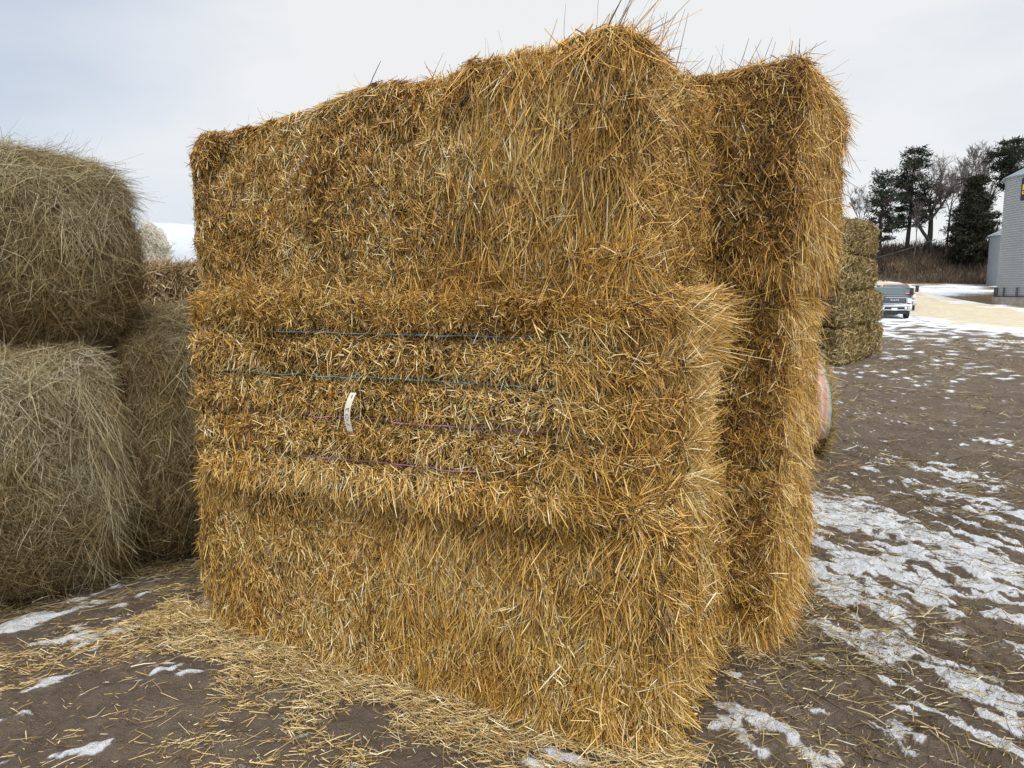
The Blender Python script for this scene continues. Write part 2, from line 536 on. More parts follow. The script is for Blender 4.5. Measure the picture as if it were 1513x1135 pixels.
for k, z in enumerate(TW):
    pl = Pile()
    u = np.linspace(.015, .985, 160); v = np.full(160, z / MH)
    p, n = midB.surf('front', u, v)
    front = p + n * (.002 + .024 * sstep(.16, .30, u + .1 * noise(k * 3.7, 0, 0, 3)) * sstep(.86, .66, u) + .012 * noise(u * 22, k * 3.3, 0, 40))[:, None]; front[:, 2] += .004 * noise(u * 8, k * 2.1, 0, 4) + .004 * noise(u * 31, k * 2.1, 0, 4)
    u2 = np.linspace(.03, .97, 70); p2, n2 = midB.surf('right', u2, np.full(70, z / MH))
    end = p2 + n2 * .03
    pl.tube(wrp(np.concatenate([front, end])), .0029, 6)
    me = pl.mesh('twine', [M['twine_pink' if k < 2 else 'twine_blue']])
    t = link('twine', me, mid)
    t['label'] = ('pink' if k < 2 else 'teal blue') + ' twine pulled round the bale'

# ---- top bale of the front stack
def sty(face, q):
    if face == 'front': return .02 * np.sin(q[:, 2] * 3.5) + .022 * sstep(.25, .5, q[:, 0]) - .012 * np.exp(-((q[:, 0] - .42) / .03) ** 2)
    if face == 'top': return .014 * sstep(.37, .44, q[:, 0])
    if face == 'right': return .03 * np.sin(q[:, 2] * 3.4)
    return 0 * q[:, 0]
def wrp(V):
    V = V.copy(); k = np.clip((V[:, 0] + 1.15) / 2.3, 0, 1.1)
    V[:, 2] = V[:, 2] * (.938 + .200 * k + .030 * np.sin(k * PI))
    V[:, 0] += .02 * (V[:, 2] - .4) * sstep(-.2, -1.1, V[:, 0])
    return V
b = Bale(2.15, .93, .775, 37, style=sty, warp=wrp, r=.045, wave=.008)
b.put('front', 46000, 90, 65, 12, (.0, .15), (.025, .08), tint=(.31, .21), bidir=.5)
b.put('front', 36000, 90, 48, 16, (.01, .17), (.03, .10), tint=(.56, .25), bidir=.5)
b.put('front', 9500, 80, 58, 20, (.03, .28), (.03, .10), tint=(.86, .13), bidir=.5, kink=.12)
b.put('front', 9500, -90, 20, 11, (.01, .11), (.10, .30), u=(.56, 1), tint=(.53, .22), keep=lambda u, v: sstep(.54, .84, u))
b.put('front', 1600, 60, 25, 20, (.05, .3), (.15, .30), u=(.7, 1), tint=(.64, .2))
b.put('front', 4500, -60, 70, 30, (.1, .5), (.06, .2), v=(0, .14), tint=(.50, .22), kink=.3)
b.put('right', 20000, -20, 64, 12, (.03, .30), (.04, .15), tint=(.31, .21))
b.put('right', 11500, -18, 46, 14, (.06, .36), (.06, .22), tint=(.60, .22))
b.put('left', 7000, 90, 60, 20, (.25, .85), (.03, .09), tint=(.5, .22), bidir=.5)
b.put('top', 8000, -90, 60, 30, (.0, .10), (.04, .15), v=(0, .5), tint=(.66, .18), bidir=.4)
b.put('top', 2000, -90, 60, 30, (.0, .12), (.08, .2), v=(.5, 1), tint=(.6, .18))
b.put('top', 150, 60, 60, 20, (.4, .9), (.06, .18), u=(.84, 1), v=(0, .4), tint=(.5, .22))
b.put('top', 45, 20, 50, 20, (.6, .98), (.14, .34), u=(.92, 1), v=(0, .8), tint=(.42, .2))
b.put('top', 45, 0, 90, 20, (.3, .9), (.06, .18), u=(0, .9), v=(0, .4), tint=(.3, .2))
b.put('back', 3000, -90, 40, 20, (.05, .4), (.1, .2), tint=(.45, .17), w=(.005, .009))
top = b.build('straw_bale', a_loc(-.032, .02, 1.672), A_ROT, 'top bale of the front straw stack, its cut side pale and bristly under the sky', 'straw bale', GA)

# ---- rear stack
GB = GA
def rear(H, seed, z, dx, label, wf, dy=1.0, yaw=-6.0):
    def sty(face, q):
        if face == 'right': return .03 * np.sin(q[:, 2] / H * PI) - .02
        if face == 'front': return .02 * np.sin(q[:, 2] / H * PI)
        return 0 * q[:, 0]
    def wrp(V):
        V = V.copy()
        V[:, 2] = np.maximum(V[:, 2], .004) if z < .1 else V[:, 2]
        return V
    b = Bale(2.24, .96, H, seed, style=sty, warp=wrp, r=.07)
    b.put('front', 24000, -90, 60, 12, (.0, .15), (.03, .10), u=(.5, 1), tint=(.30, .20), bidir=.4)
    b.put('front', 12500, -84, 42, 16, (.01, .17), (.04, .15), u=(.5, 1), tint=(.46, .24))
    b.put('front', 2000, -60, 55, 20, (.05, .32), (.05, .18), u=(.6, 1), tint=(.78, .17))
    wf(b)
    b.put('right', 21000, -78, 52, 12, (.0, .2), (.04, .15), tint=(.40, .22))
    b.put('right', 11000, -72, 30, 12, (.03, .24), (.07, .26), tint=(.68, .21), droop=.06)
    b.put('right', 260, -60, 40, 24, (.3, .7), (.10, .26), tint=(.60, .2), droop=.06)
    b.put('top', 3500, -60, 80, 30, (0, .3), (.05, .16), u=(.55, 1), tint=(.55, .22), bidir=.3)
    b.put('left', 2500, -90, 60, 20, (.3, .9), (.05, .14), tint=(.5, .2), w=(.004, .008))
    b.put('back', 3500, -90, 40, 20, (.05, .4), (.1, .2), tint=(.45, .17), w=(.005, .009))
    pv = a_loc(dx + 1.12, dy, z); ra = A_ROT + R(yaw)
    return b.build('straw_bale', (pv[0] - 1.12 * math.cos(ra), pv[1] - 1.12 * math.sin(ra), z), ra, label, 'straw bale', GB)
def w_low(b):
    b.put('front', 1500, -85, 22, 15, (.2, .55), (.12, .3), u=(.6, 1), v=(0, .2), tint=(.6, .18), droop=.2)
    b.put('right', 1800, -75, 22, 15, (.25, .6), (.12, .34), v=(0, .25), tint=(.62, .18), droop=.2)
def w_top(b):
    b.put('top', 200, 30, 70, 20, (.4, .95), (.06, .2), u=(.72, 1), tint=(.45, .22))
    b.put('top', 25, 30, 70, 20, (.6, .98), (.15, .32), u=(.65, 1), tint=(.4, .2))
    b.put('front', 900, -80, 30, 20, (.3, .7), (.08, .22), u=(.6, 1), v=(0, .12), tint=(.5, .2))
rear(.87, 51, 0, .33, 'lowest bale of the rear straw stack, standing on snowy mud', w_low, 1.01, -3.0)
rear(.85, 53, .865, .34, 'middle bale of the rear straw stack, beside the twine-tied bale', lambda b: None, 1.05, -3.5)
rear(.965, 57, 1.735, .37, 'top bale of the rear straw stack, jutting out above a dark gap', w_top, 1.0)

# ------------------------------------------------------------------ bale tag
tp = Pile()
tb = Bale(.01, .01, .01, 1)      # throw-away, only to keep the random stream apart
def tag_pt(s, t):
    """s across -.5...5, t along 0 (bottom)..1 (top); the strip curls away from the bale at its top"""
    L = .165
    return np.array([s * .031 + .028 * t - .012 * math.sin(t * PI) - .012 + .008, -.052 - .018 * math.sin(t * PI * .9), (t - .5) * L])
tagroot = empty('bale_tag', MID_LOC, A_ROT)
tag(tagroot, 'curled cream tag with handwritten 103 hanging on the pink twine', 'tag')
TC = np.array([-.105, .012, .375])
def strip(pl, pts_l, pts_r):
    n = len(pts_l); V = np.concatenate([pts_l, pts_r])
    f = np.array([[i, i + n, i + n + 1, i + 1] for i in range(n - 1)])
    pl.add(V, [f], 0, .5)
ts = np.linspace(0, 1, 17)
pl = Pile()
fl = np.array([TC + tag_pt(-.5, t) for t in ts]); fr = np.array([TC + tag_pt(.5, t) for t in ts])
strip(pl, fl, fr); strip(pl, fr + [0, .0012, 0], fl + [0, .0012, 0])
stripo = link('strip', pl.mesh('strip', [M['tag']]), tagroot)
def stroke(pl, pts, w=.0026):
    P = [TC + tag_pt(s, t) + np.array([0, -.0014, 0]) for s, t in pts]
    for a, c in zip(P[:-1], P[1:]):
        d = c - a; nrm = np.array([-d[2], 0, d[0]]); nrm = nrm / max(1e-6, np.linalg.norm(nrm)) * w / 2
        e = d / max(1e-6, np.linalg.norm(d)) * w * .3
        pl.add(np.array([a - nrm - e, c - nrm + e, c + nrm + e, a + nrm - e]), [np.array([[0, 1, 2, 3]])], 0, .5)
def mark(name, pts, w):
    q = Pile(); stroke(q, pts, w); link(name, q.mesh(name, [M['ink']]), stripo)
mark('digit', [(-.22, .205), (.28, .165)], .0026)                                             # 1, lying on its side
mark('digit', [(.22 * math.cos(a), .375 + .085 * math.sin(a)) for a in np.linspace(0, 2 * PI, 17)], .0020)   # 0
mark('digit', [(-.24, .53), (-.24, .585), (-.05, .60), (.02, .565), (.02, .60), (.20, .61), (.24, .55), (.22, .52)], .0020)  # 3
mark('dash', [(.05, .875), (.07, .945)], .0034)                                       # -

# ------------------------------------------------------------------ round hay bales
U45 = np.array([math.cos(R(45)), math.sin(R(45)), 0]); N45 = np.array([U45[1], -U45[0], 0])


class Round:
    """a round bale: local x is its axis, resting at z = 0"""
    def __init__(s, rad, length, seed, mats, rough=.03, sag=.08, r=.09, sq=2.0):
        s.sq = sq; s.rad, s.len, s.seed, s.rough, s.sag, s.r = rad, length, seed, rough, sag, r
        s.mats = [M[k] for k in mats]; s.pile = Pile()
        a, c = 150, max(20, int(length / .03))
        th, x = np.meshgrid(np.linspace(0, 2 * PI, a), np.linspace(-1, 1, c), indexing='ij')
        p, n = s.side(th.ravel(), x.ravel()); p = p - n * .008
        i = np.arange(a - 1)[:, None] * c + np.arange(c - 1)[None]
        s.pile.add(p, [np.stack([i, i + 1, i + c + 1, i + c], -1).reshape(-1, 4)], 0)
        for sg in (-1, 1):
            rr, tt = np.meshgrid(np.linspace(0.0001, 1, 22), np.linspace(0, 2 * PI, 80), indexing='ij')
            p, n = s.end(sg, rr.ravel(), tt.ravel()); p = p - n * .008
            i = np.arange(21)[:, None] * 80 + np.arange(79)[None]
            s.pile.add(p, [np.stack([i, i + 80, i + 81, i + 1][::sg], -1).reshape(-1, 4)], 0)

    def disp(s, p):
        return s.rough * (noise(p[:, 0] * 3, p[:, 1] * 3, p[:, 2] * 3, s.seed) + .7 * noise(p[:, 0] * 8, p[:, 1] * 8, p[:, 2] * 8, s.seed + 3) + .35 * noise(p[:, 0] * 20, p[:, 1] * 20, p[:, 2] * 20, s.seed + 4))

    def fin(s, p):
        p = p.copy(); z = p[:, 2] + s.rad
        k = np.clip(1 - z / (2 * s.rad), 0, 1)
        p[:, 1] = p[:, 1] * (1 + .10 * k * s.sag / .08)
        p[:, 2] = np.maximum(z - s.sag, 0.0) * (2 * s.rad / (2 * s.rad - s.sag)) * .985
        return p

    def side(s, th, x):
        """th = 0 looks to -y (the front), pi/2 is the crest"""
        e = np.clip((np.abs(x) * s.len / 2 - (s.len / 2 - s.r)) / s.r, 0, 1)
        rr = s.rad - s.r * (1 - np.sqrt(np.maximum(0, 1 - e * e)))
        n = np.stack([np.sign(x) * e * .8, -np.cos(th), np.sin(th)], -1); n = norm(n)
        rr = rr / (np.abs(np.cos(th)) ** s.sq + np.abs(np.sin(th)) ** s.sq) ** (1 / s.sq)
        p = np.stack([x * s.len / 2, -np.cos(th) * rr, np.sin(th) * rr], -1)
        p = p + n * s.disp(p)[:, None]
        return s.fin(p), n

    def end(s, sg, rr, tt):
        R0 = s.rad - s.r * .9
        p = np.stack([np.full_like(rr, sg * s.len / 2), -np.cos(tt) * rr * R0, np.sin(tt) * rr * R0], -1)
        p[:, 1:] /= ((np.abs(np.cos(tt)) ** s.sq + np.abs(np.sin(tt)) ** s.sq) ** (1 / s.sq))[:, None]
        n = np.tile(np.array([[sg, 0, 0.]]), (len(rr), 1))
        p = p + n * (s.disp(p) + .03 * (1 - rr ** 2))[:, None]
        return s.fin(p), n

    def _emit(s, p, n, d, ln, out, tint, w, droop, bend, kink, off):
        k = len(p)
        d = norm(d - n * np.sum(d * n, 1)[:, None])
        e = rng.uniform(out[0], out[1], k)[:, None]
        d = norm(d * np.sqrt(np.maximum(0, 1 - e * e)) + n * e)
        L = ln[0] + (ln[1] - ln[0]) * rng.random(k) ** 1.5
        t = tint[0] + rng.normal(size=k) * tint[1] + .14 * noise(p[:, 0] * 3, p[:, 1] * 3, p[:, 2] * 3, s.seed + 70)
        p = p + n * rng.uniform(off[0], off[1], k)[:, None] - d * (L * .4)[:, None]
        s.pile.straws(p, d, L, rng.uniform(w[0], w[1], k), t, 1, bend, droop, kink)

    def put_side(s, k, th=(-60, 130), x=(-1, 1), ang=90, sd=60, field=26, out=(0, .28), ln=(.05, .22), tint=(.5, .2), w=(.0011, .0025), droop=.0, bend=.17, kink=.16, off=(-.012, .014)):
        if k > 4000: k = int(k * 1.35); ln = (ln[0] * .85, ln[1] * .82)
        t = np.radians(rng.uniform(th[0], th[1], k)); xx = rng.uniform(x[0], x[1], k)
        p, n = s.side(t, xx)
        a = np.radians(ang + field * (noise(p[:, 0] * 4, p[:, 1] * 4, p[:, 2] * 4, s.seed + 21) + .7 * noise(p[:, 0] * 12, p[:, 1] * 12, p[:, 2] * 12, s.seed + 22)) + rng.normal(size=k) * sd)
        tang = np.stack([0 * t, np.sin(t), np.cos(t)], -1)
        d = np.cos(a)[:, None] * np.array([[1., 0, 0]]) + np.sin(a)[:, None] * tang
        s._emit(p, n, d, ln, out, tint, w, droop, bend, kink, off)
        return s

    def put_end(s, sg, k, ln=(.06, .25), out=(.05, .4), tint=(.45, .2), w=(.0018, .004), spiral=.6, droop=.05, bend=.12, kink=.1):
        r = np.sqrt(rng.random(k)); t = rng.uniform(0, 2 * PI, k)
        p, n = s.end(sg, r, t)
        a = t + PI / 2 + rng.normal(size=k) * spiral * 1.2
        d = np.stack([0 * t, -np.cos(a), np.sin(a)], -1)
        s._emit(p, n, d, ln, out, tint, w, droop, bend, kink, (-.01, .014))
        return s

    def build(s, name, loc, rotz, label, cat='hay bale', group=None):
        return tag(link(name, s.pile.mesh(name, s.mats), None, loc, rotz), label, cat, group)


def row45(n, u, z):
    p = U45 * u + N45 * n
    return (p[0], p[1], z)


GH = 'weathered round hay bales piled at the left'
HM = ('hay_core', 'hay')
r = Round(.745, 1.26, 101, HM, .045, .05, .12, 2.6)
r.put_side(36000, (-80, 120), tint=(.36, .23))
r.put_side(9000, (38, 125), ang=0, sd=50, ln=(.08, .35), tint=(.68, .2))
r.put_side(11000, (-50, 50), ang=-90, sd=38, ln=(.10, .36), out=(.03, .25), tint=(.58, .22))
r.put_side(900, (-70, 40), ang=-85, sd=20, x=(.72, .98), ln=(.25, .6), out=(.05, .25), tint=(.60, .2), droop=.08)
r.put_side(1500, (-75, -20), ang=-60, sd=35, ln=(.15, .45), out=(.1, .4), tint=(.4, .17), droop=.1)
r.put_end(1, 7000)
r.put_end(-1, 1500)
r.build('hay_bale', row45(-5.02, .58, 0), R(45), 'near grey-green hay bale lying on the ground, strands hanging from its right end', group=GH)
r = Round(.79, 1.45, 107, HM, .045, .06, .12, 2.4)
r.put_side(26000, (-75, 125), x=(-1, .4), tint=(.33, .22))
r.put_side(7500, (40, 125), x=(-1, .4), ang=0, sd=50, ln=(.12, .4), tint=(.52, .18))
r.put_side(5000, (-40, 50), x=(-1, .4), ang=-90, sd=30, ln=(.15, .4), tint=(.46, .18), droop=.05)
r.put_end(-1, 7000, tint=(.42, .2))
r.put_end(1, 1200)
r.build('hay_bale', row45(-5.12, 2.06, 0), R(45), 'darker hay bale on the ground, half hidden behind the straw stack', group=GH)
r = Round(.515, 1.36, 113, HM, .05, .05, .22, 2.7)
r.put_side(36000, (-80, 125), tint=(.36, .23))
r.put_side(9000, (40, 125), ang=0, sd=35, ln=(.12, .4), tint=(.62, .16))
r.put_side(6000, (-50, 50), ang=-90, sd=35, ln=(.12, .4), tint=(.52, .18), droop=.05)
r.put_side(160, (40, 100), ang=20, sd=60, ln=(.15, .4), out=(.3, .8), tint=(.5, .2))
r.put_end(1, 8000)
r.put_end(-1, 1200)
r.build('hay_bale', row45(-5.0, .79, 1.42), R(45), 'upper hay bale with a rounded crest lying on the near bale', group=GH)

# ---- brown stover bales and a white wrapped bale farther back
SM = ('stover_core', 'stover')
def stover(z, seed, label, dense):
    b = Bale(2.4, 1.2, .98, seed, SM, r=.06, rough=.02)
    for f in ('front', 'right', 'top'):
        b.put(f, dense, 0, 80, 30, (.1, .7), (.06, .22), tint=(.55, .25), w=(.004, .012), kink=.3)
    b.put('left', 800, 0, 80, 30, (.1, .7), (.06, .22), tint=(.5, .25), w=(.008, .018))
    b.build('stover_bale', (-3.9, 7.9, z), R(-8), label, 'stover bale', 'brown stalk bales behind the hay')
stover(0, 131, 'lower brown cornstalk bale on the ground behind the hay pile', 1500)
stover(.975, 133, 'upper brown cornstalk bale seen between the hay and the straw stack', 8000)

M['wrap_white'] = flat_mat('white_bale_wrap', (.60, .64, .70), .3, var=.05, scale=5)
M['pale_hay'] = straw_mat('pale_hay', [(0, (.45, .38, .26)), (.5, (.66, .60, .47)), (1, (.85, .82, .74))], .7, .2)
M['pale_core'] = core_mat('pale_core', (.45, .38, .27), (.72, .68, .58))
def wrapped(loc, rotz, seed, label):
    root = empty('wrapped_bale', loc, rotz)
    tag(root, label, 'wrapped bale', 'white wrapped bales behind the stalk bales')
    r = Round(.76, 1.5, seed, ('wrap_white', 'wrap_white'), .010, .06)
    link('wrap', r.pile.mesh('wrap', r.mats), root)
    r = Round(.70, 1.515, seed, ('pale_core', 'pale_hay'), .012, .06)
    r.put_end(-1, 4200, tint=(.5, .25), w=(.006, .014)); r.put_side(500, (0, 180), (-1.02, -.9), out=(.3, .8), tint=(.5, .2), w=(.006, .012))
    o = link('hay_core', r.pile.mesh('hay_core', r.mats), root); o.location = (-.03, 0, .06)
wrapped((-5.72, 12.9, 0), R(52), 141, 'lower white plastic wrapped bale behind the brown stalk bales')
wrapped((-5.72, 12.9, 1.38), R(52), 143, 'upper white plastic wrapped bale with its pale hay end bare')

# ---- net wrapped round bale behind the rear stack
m, nt, bs = new_mat('net_wrap')
tc = nt.nodes.new('ShaderNodeTexCoord'); sp = nt.nodes.new('ShaderNodeSeparateXYZ'); nt.links.new(tc.outputs['Object'], sp.inputs[0])
wv = math_n(nt, 'ABSOLUTE', math_n(nt, 'SINE', math_n(nt, 'ADD', math_n(nt, 'MULTIPLY', sp.outputs['X'], 62.0), math_n(nt, 'MULTIPLY', tex_noise(nt, 5, 3), 4))))
nz = tex_noise(nt, 30, 4, .7)
c = ramp(nt, [(.1, (.52, .41, .31)), (.5, (.46, .31, .235)), (.95, (.46, .235, .18))], math_n(nt, 'ADD', wv, math_n(nt, 'MULTIPLY', math_n(nt, 'SUBTRACT', nz, .5), .9)))
blue = math_n(nt, 'GREATER_THAN', math_n(nt, 'ADD', sp.outputs['X'], math_n(nt, 'MULTIPLY', nz, .03)), .605)
c = mix_col(nt, blue, c, (.30, .38, .36))
nt.links.new(c, bs.inputs['Base Color']); bs.inputs['Roughness'].default_value = .6
bump(nt, bs, wv, .4, .01)
M['net'] = m
root = empty('net_wrapped_bale', (2.545, 7.42, 0), R(-4))
tag(root, 'small round bale in striped pink net wrap behind the rear straw stack', 'round bale')
r = Round(.53, 1.28, 151, ('net', 'green_hay'), .012, .06, .05)
link('net_wrap', r.pile.mesh('net_wrap', r.mats), root)
r = Round(.515, 1.29, 153, ('hay_core', 'green_hay'), .01, .06, .05)
r.put_end(1, 2500, tint=(.55, .2), out=(.1, .6), w=(.003, .006)); r.put_end(-1, 500, w=(.003, .006))
r.put_side(500, (-60, 120), (.93, 1.02), ang=30, out=(.2, .7), ln=(.05, .2), tint=(.6, .2), w=(.003, .006))
o = link('hay_core', r.pile.mesh('hay_core', r.mats), root); o.location.z = .012

# ------------------------------------------------------------------ hay wall at the right
WD = np.array([.672, .740]); W_ROT = math.atan2(WD[1], WD[0])
W0 = np.array([7.46, 16.15])
GW = 'greenish square hay bales piled four high'
def wall_bale(t0, t1, z0, z1, seed, label, dense=3000, depth=2.3, push=0.0):
    L = t1 - t0
    b = Bale(L, depth, z1 - z0 - .03, seed, ('hay_core', 'green_hay'), r=.13, rough=.05, wave=.04)
    b.put('front', dense, 60, 70, 40, (.05, .35), (.06, .22), tint=(.52, .28), w=(.009, .020), bend=.2, kink=.3)
    for f, k in (('right', .6), ('top', .5), ('left', .5)):
        b.put(f, int(dense * k), 60, 70, 40, (.0, .25), (.08, .2), tint=(.45, .22), w=(.012, .026), bend=.2)
    c = W0 + WD * (t0 + t1) / 2 + np.array([-WD[1], WD[0]]) * push
    return b.build('hay_bale', (c[0], c[1], z0), W_ROT, label, 'hay bale', GW)
rows = ((0, .89), (.89, 1.73), (1.73, 2.55))
for k, (z0, z1) in enumerate(rows):
    w = ('ground', 'second', 'third')[k]
    wall_bale(-.14, 1.40 - .05 * (k == 1), z0, z1, 200 + k, f'green hay bale in the {w} layer of the far pile, at its near end', 3800)
    wall_bale(1.62, 2.88 - .12 * (k == 2), z0, z1, 210 + k, f'green hay bale in the {w} layer of the far pile, second along', 3600, push=.12 - .06 * (k == 1))
    if k < 2:
        wall_bale(3.08, 3.95, z0, z1 - .02 * k, 220 + k, ('lowest green hay bale at the end of the far pile nearest the pickup', 'upper green hay bale at the low end of the far pile')[k], 2800, push=.22)
wall_bale(-.05, 2.72, 2.55, 3.36, 231, 'long green hay bale lying on top of the far pile', 6000, 1.3, push=.12)

# ------------------------------------------------------------------ ground
def axis(lo, hi, fine_lo, fine_hi, step, grow):
    mid = list(np.arange(fine_lo, fine_hi, step))
    out, s, x = [], step, fine_hi
    while x < hi:
        out.append(x); s = min(s * grow, 60); x += s
    out.append(hi)
    left, s, x = [], step, fine_lo
    while x > lo:
        s = min(s * grow, 60); x -= s; left.append(max(x, lo))
    return np.array(sorted(set(left)) + mid + out)


gx = axis(-900, 900, -3.4, 4.2, .014, 1.035); gy = axis(-300, 1500, 2.15, 6.6, .014, 1.025)
GX, GY = np.meshgrid(gx, gy, indexing='ij')
x, y = GX.ravel(), GY.ravel()


def rot(x, y, a):
    c, s = math.cos(a), math.sin(a)
    return c * x + s * y, -s * x + c * y


def blob(x, y, px, py, rx, ry, a=0.0):
    c = ground(px, py)
    u, v = rot(x - c.x, y - c.y, a)
    return np.exp(-((u / rx) ** 2 + (v / ry) ** 2))


def snow_cover(x, y):
    a = np.zeros_like(x)
    tr = R(-72)          # right-hand ruts run towards the camera
    for px, py, rx, ry, k in ((1265, 770, .95, .45, 1.0), (1330, 850, .9, .55, 1.0), (1440, 840, .8, .5, .9), (1240, 880, .45, .3, .9), (1300, 960, .4, .22, .8),
                              (1420, 1020, .55, .20, .95), (1500, 1090, .4, .2, .95), (1390, 800, .7, .5, .8), (1480, 760, .8, .4, .55), (1330, 1075, .3, .10, .6),
                              (1085, 1065, .16, .07, .52), (1190, 1120, .2, .06, .55), (1480, 920, .5, .35, .65), (1100, 985, .15, .1, .55), (1410, 700, .9, .5, .55),
                              (1280, 555, 1.4, .4, .42), (1450, 545, 2.2, .4, .36), (1480, 660, 1.1, .3, .42)):
        a = np.maximum(a, k * blob(x, y, px, py, rx, ry, tr))
    for px, py, rx, ry, k in ((30, 925, .45, .14, .78), (110, 905, .42, .09, .75), (150, 945, .28, .06, .62), (60, 965, .3, .07, .48), (275, 905, .22, .05, .42)):
        a = np.maximum(a, k * blob(x, y, px, py, rx, ry, R(40)))
    for px, py, rx, ry, k in ((822, 1112, .13, .035, 1.25), (790, 1128, .08, .03, 1.1), (862, 1128, .07, .03, .9)):
        a = np.maximum(a, k * blob(x, y, px, py, rx, ry, A_ROT))
    far = sstep(7, 30, y) * .52 + sstep(25, 42, y) * .22
    a = np.maximum(a, far)
    a = a * (1 - sstep(60, 75, y) * .1)
    return a


def relief(x, y):
    """small shapes of the yard: ruts and clods, and how far the snow covers them"""
    A = snow_cover(x, y)
    near = (1 - sstep(30, 60, y)) * (1 - sstep(20, 60, np.abs(x)))
    ur, vr = rot(x, y, R(-58)); ul, vl = rot(x, y, R(38))
    sr = sstep(.1, 1.1, x + .12 * (y - 2.5))
    nn = .62 * fbm(ur * 1.6, vr * 4.2, 0, 301, 4, .62) * sr + .62 * fbm(ul * 1.7, vl * 5, 0, 311, 4, .62) * (1 - sr)
    fine = fbm(ur * 5, vr * 13, 0, 330, 3, .7) * sr + fbm(ul * 5, vl * 13, 0, 333, 3, .7) * (1 - sr)
    crease = np.abs(fbm(ur * 2.6, vr * 8, 0, 361, 3, .6)) * sr + np.abs(fbm(ul * 2.4, vl * 8, 0, 365, 3, .6)) * (1 - sr) * .5
    crease = np.minimum(crease, .8)
    cov = A * 1.08 + .30 * nn + near * (.42 * fine - .56 * (crease - .3)) - .55 - .06 * (1 - sr)
    snow = sstep(-.13, .20, cov)
    h = near * (.018 * nn + .022 * fbm(x * .9, y * .9, 0, 340, 3) + .011 * noise(x * 13, y * 13, 0, 341) + .008 * np.maximum(0, noise(x * 27, y * 27, 0, 342)) + .004 * noise(x * 52, y * 52, 0, 343) + .008 * fine + .034 * (crease - .3) * (.35 + .65 * sr))
    h = h + near * snow * (.005 + .008 * np.clip(cov * 2, 0, 1))
    return A, near, cov, snow, h


A, near, cov, snow, hrel = relief(x, y)
far_n = fbm(x * .35, y * 1.1, 0, 320, 4, .6)
z = terrain(x, y) + hrel + (1 - near) * .04 * far_n * (np.abs(x) < 200)
ka, kb = (x - A_C[0]) * AX[0] + (y - A_C[1]) * AX[1], (x - A_C[0]) * AY[0] + (y - A_C[1]) * AY[1]
ku = sstep(-1.4, -1.1, ka) * sstep(1.5, 1.2, ka) * sstep(-.15, .1, kb) * sstep(2.15, 1.9, kb)
z = z * (1 - ku) - .01 * ku
# dry grass round the bins and along the foot of the bank
g1 = ground(1452, 444); g2 = ground(1450, 424)
dry = np.exp(-(((x - g1.x - 6) / 11) ** 2 + ((y - g1.y) / 5.0) ** 2) ** 2)
edge = 83 - .22 * (x - 40)
dry = np.maximum(dry, sstep(-5.5, -2.5, y - edge + 1.5 * noise(x * .2, y * .2, 0, 350)) * sstep(8, 24, x))
dry = dry * sstep(-.35, .1, dry - .45 + .5 * fbm(x * .5, y * .8, 0, 351, 3))
nx_, ny_ = len(gx), len(gy)
i = np.arange(nx_ - 1)[:, None] * ny_ + np.arange(ny_ - 1)[None]
f = np.stack([i, i + ny_, i + ny_ + 1, i + 1], -1).reshape(-1, 4)
m, nt, bs = new_mat('mud_and_snow')
sn = attr(nt, 'snow')
n1 = tex_noise(nt, 1.3, 5, .6); n2 = tex_noise(nt, 24, 6, .7); n3 = tex_noise(nt, 140, 3, .7)
n4 = tex_noise(nt, 1.0, 6, .72, (.9, 2.6, 1)); n5 = tex_noise(nt, 9, 5, .75)
mud = ramp(nt, [(.26, (.090, .066, .047)), (.5, (.178, .136, .100)), (.76, (.30, .238, .180))], math_n(nt, 'ADD', math_n(nt, 'MULTIPLY', n1, .55), math_n(nt, 'MULTIPLY', n2, .45)))
mud = mix_col(nt, math_n(nt, 'MULTIPLY', math_n(nt, 'GREATER_THAN', n3, .62), .35), mud, (.36, .285, .20))
dryc = ramp(nt, [(.35, (.13, .085, .045)), (.65, (.30, .21, .115))], n2)
mud = mix_col(nt, attr(nt, 'dry'), mud, dryc)
snc = ramp(nt, [(.26, (.66, .65, .65)), (.36, (.85, .87, .90)), (.55, (.90, .925, .96))], math_n(nt, 'ADD', math_n(nt, 'MULTIPLY', n2, .5), math_n(nt, 'MULTIPLY', n5, .5)))
edge_n = math_n(nt, 'ADD', sn, math_n(nt, 'ADD', math_n(nt, 'MULTIPLY', math_n(nt, 'SUBTRACT', n4, .5), 1.0), math_n(nt, 'MULTIPLY', math_n(nt, 'SUBTRACT', n5, .5), 1.9)))
sf = math_n(nt, 'MULTIPLY', math_n(nt, 'SUBTRACT', edge_n, .30), 2.5, clamp=True)
nt.links.new(mix_col(nt, sf, mud, snc), bs.inputs['Base Color'])
bs.inputs['Roughness'].default_value = .82
bs.inputs['Specular IOR Level'].default_value = .25
bump(nt, bs, math_n(nt, 'ADD', math_n(nt, 'ADD', math_n(nt, 'MULTIPLY', n2, .7), math_n(nt, 'MULTIPLY', n3, .35)), math_n(nt, 'MULTIPLY', n5, .9)), 1.0, .05)
M['ground'] = m
snow_s = np.where(near > .999, snow, np.clip(near * snow + (1 - near) * sstep(.25, 1.0, A + .25 * far_n), 0, 1)) * (1 - dry)
me = np_mesh('ground', np.stack([x, y, z], -1), [f], [m], None, None, True, {'snow': snow_s, 'dry': dry})
tag(link('ground', me), kind='structure')

